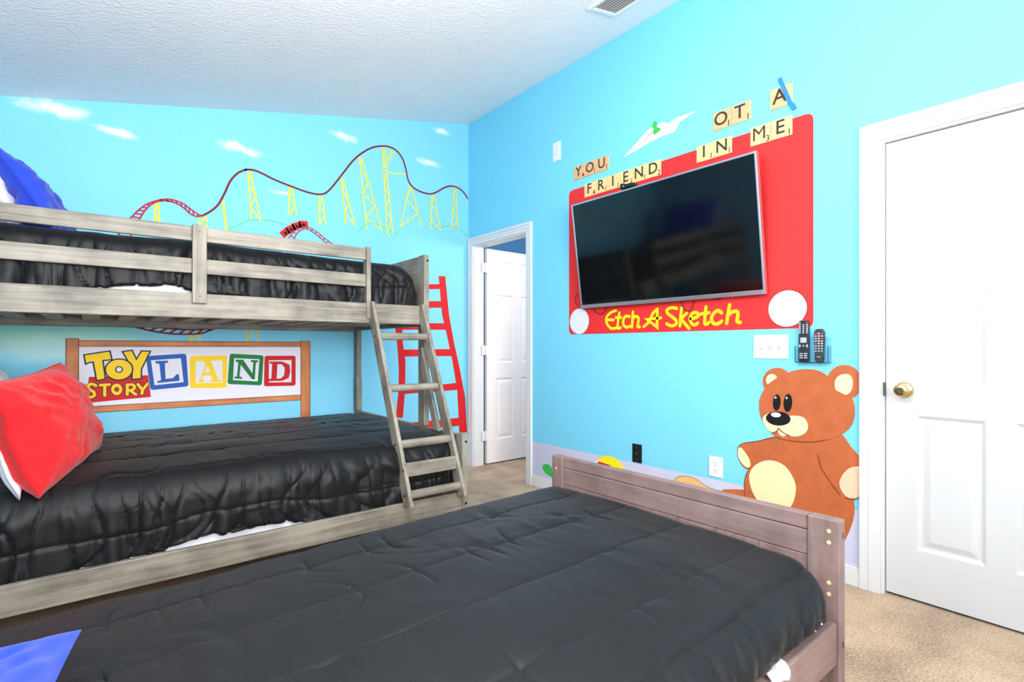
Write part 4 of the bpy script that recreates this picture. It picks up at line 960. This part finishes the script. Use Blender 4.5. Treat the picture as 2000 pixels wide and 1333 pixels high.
def remote(label, prof, yc, z0, h, m, keys, tilt):
    # prof: half-width along the height (0..1)
    t = thing('remote_control', (XB - .018, yc, z0), label, 'remote control', 'remotes in the clear wall pocket')
    mb = MB(); n = len(prof); ring = []
    for a, hw in prof: ring.append((a, hw))
    xb, xf = XB - .011, XB - .029
    pts = [(yc + tilt * a * h + hw, z0 + a * h) for a, hw in ring] + [(yc + tilt * a * h - hw, z0 + a * h) for a, hw in ring[::-1]]
    k = len(pts)
    mb.add([(xb, *p) for p in pts] + [(xf, *p) for p in pts], [tuple(range(k)), tuple(range(k, 2 * k))] + [(i, (i + 1) % k, k + (i + 1) % k, k + i) for i in range(k)])
    mb.build('body', m, t, bevel=.003, seg=3)
    for (a, off, w_, hh, mm, nm) in keys:
        b = MB(); y = yc + tilt * a * h - off; z = z0 + a * h; b.box(xf - .0016, xf + .001, y - w_ / 2, y + w_ / 2, z - hh / 2, z + hh / 2); b.build(nm, mm, t, bevel=.0007)
ks = []
for r_ in range(6):
    for c in (-1, 0, 1):
        if r_ == 0 and c == 0: continue
        ks.append((.94 - r_ * .047, c * .0165, .0075, .0055, m_redk if (r_ == 0 and c == 1) else m_key, 'button'))
ks += [(.525, 0, .028, .026, m_pad, 'touch_pad')] + [(.385, c * .0165, .006, .013, m_key, 'button') for c in (-1, 1)] + [(.39, 0, .008, .006, m_key, 'button')] + [(.20 - r_ * .05, c * .010, .015, .0055, m_key, 'button') for r_ in range(3) for c in (-1, 1)]
remote('long black remote control with grey touch pad, left in the clear pocket', [(0, .017), (.03, .0225), (.5, .0225), (.97, .0225), (1, .017)], 1.0865, 1.0295, .203, m_rem, ks, -.0)
ks = [(.86 - r_ * .075, c * .0135, .0085, .0055, m_key if (r_, c) not in ((0, -1), (0, 1), (2, 1), (4, -1)) else m_redk, 'button') for r_ in range(8) for c in (-1, 0, 1)] + [(.16, 0, .015, .004, m_key, 'button')]
remote('shorter charcoal remote control on the right side of the clear pocket', [(0, .012), (.05, .0185), (.35, .019), (.7, .0225), (.9, .0225), (.97, .018), (1, .010)], 1.017, 1.0295, .160, m_rem2, ks, .0)

# ------------------------------------------------------------------ ceiling vent
def ceil_hit(px, py):
    d = ray(px, py); k = (ZC - CSL * XB - EYE) / (d[2] - CSL * d[0]); return np.array((k * d[0], k * d[1], EYE + k * d[2]))
q0, q1 = ceil_hit(1150, 13), ceil_hit(1197, 33)
vx0, vx1 = q0[0], q1[0]; vy1 = (q0[1] + q1[1]) / 2; vy0 = vy1 - .36
tl = math.atan(CSL)
Mv = Matrix.Translation(((vx0 + vx1) / 2, (vy0 + vy1) / 2, ceil_z((vx0 + vx1) / 2))) @ Matrix.Rotation(-tl, 4, 'Y')
hw, hl = (vx1 - vx0) / 2 / math.cos(tl), .18
vent = thing('ceiling_vent', tuple(Mv @ Vector((0, 0, -.014))), 'white louvred air vent set in the sloped ceiling', 'vent')
m_vent = mat('vent_white', (.80, .81, .83), rough=.4); m_ventdark = mat('vent_dark', (.26, .23, .21), rough=.8)
mb = MB()
for q in ((-hw, -hw + .028, -hl, hl), (hw - .028, hw, -hl, hl), (-hw + .028, hw - .028, -hl, -hl + .028), (-hw + .028, hw - .028, hl - .028, hl)): mb.box(q[0], q[1], q[2], q[3], -.012, -.0005, M=Mv)
mb.build('vent_frame', m_vent, vent, bevel=.003)
mb = MB(); mb.box(-hw + .028, hw - .028, -hl + .028, hl - .028, -.003, -.0008, M=Mv); mb.build('duct', m_ventdark, vent)
nsl = 8
for i in range(nsl):
    x = -hw + .034 + (i + .5) * (2 * hw - .068) / nsl
    mb = MB(); mb.box(-.0055, .0055, -hl + .029, hl - .029, -.0007, .0007, M=Mv @ Matrix.Translation((x, 0, -.009)) @ Matrix.Rotation(R(-38), 4, 'Y')); mb.build('louvre', m_vent, vent)

# ------------------------------------------------------------------ added uplighter, unseen behind the camera, holding the ceiling fill
fl = thing('added_uplighter', (BOUNCE_POS[0], BOUNCE_POS[1], 0), 'added uplighter out of view with a steel pole and bowl', 'lamp')
mb = MB(); mb.lathe([(.14, 0), (.14, .018), (.02, .03), (.0001, .03)], (BOUNCE_POS[0], BOUNCE_POS[1], 0), (0, 0, 1), 32); mb.build('base', m_steel, fl, smooth=False)
zt_ = BOUNCE_POS[2] - .11
mb = MB(); mb.tube([(BOUNCE_POS[0], BOUNCE_POS[1], .03), (BOUNCE_POS[0], BOUNCE_POS[1], zt_)], .012, 14); mb.build('pole', m_steel, fl, smooth=True)
mb = MB(); mb.lathe([(.02, zt_), (.12, zt_ + .02), (.20, zt_ + .07), (.22, zt_ + .098), (.215, zt_ + .098), (.19, zt_ + .075), (.10, zt_ + .03), (.0001, zt_ + .025)], (BOUNCE_POS[0], BOUNCE_POS[1], 0), (0, 0, 1), 36); mb.build('bowl', m_steel, fl, smooth=True)
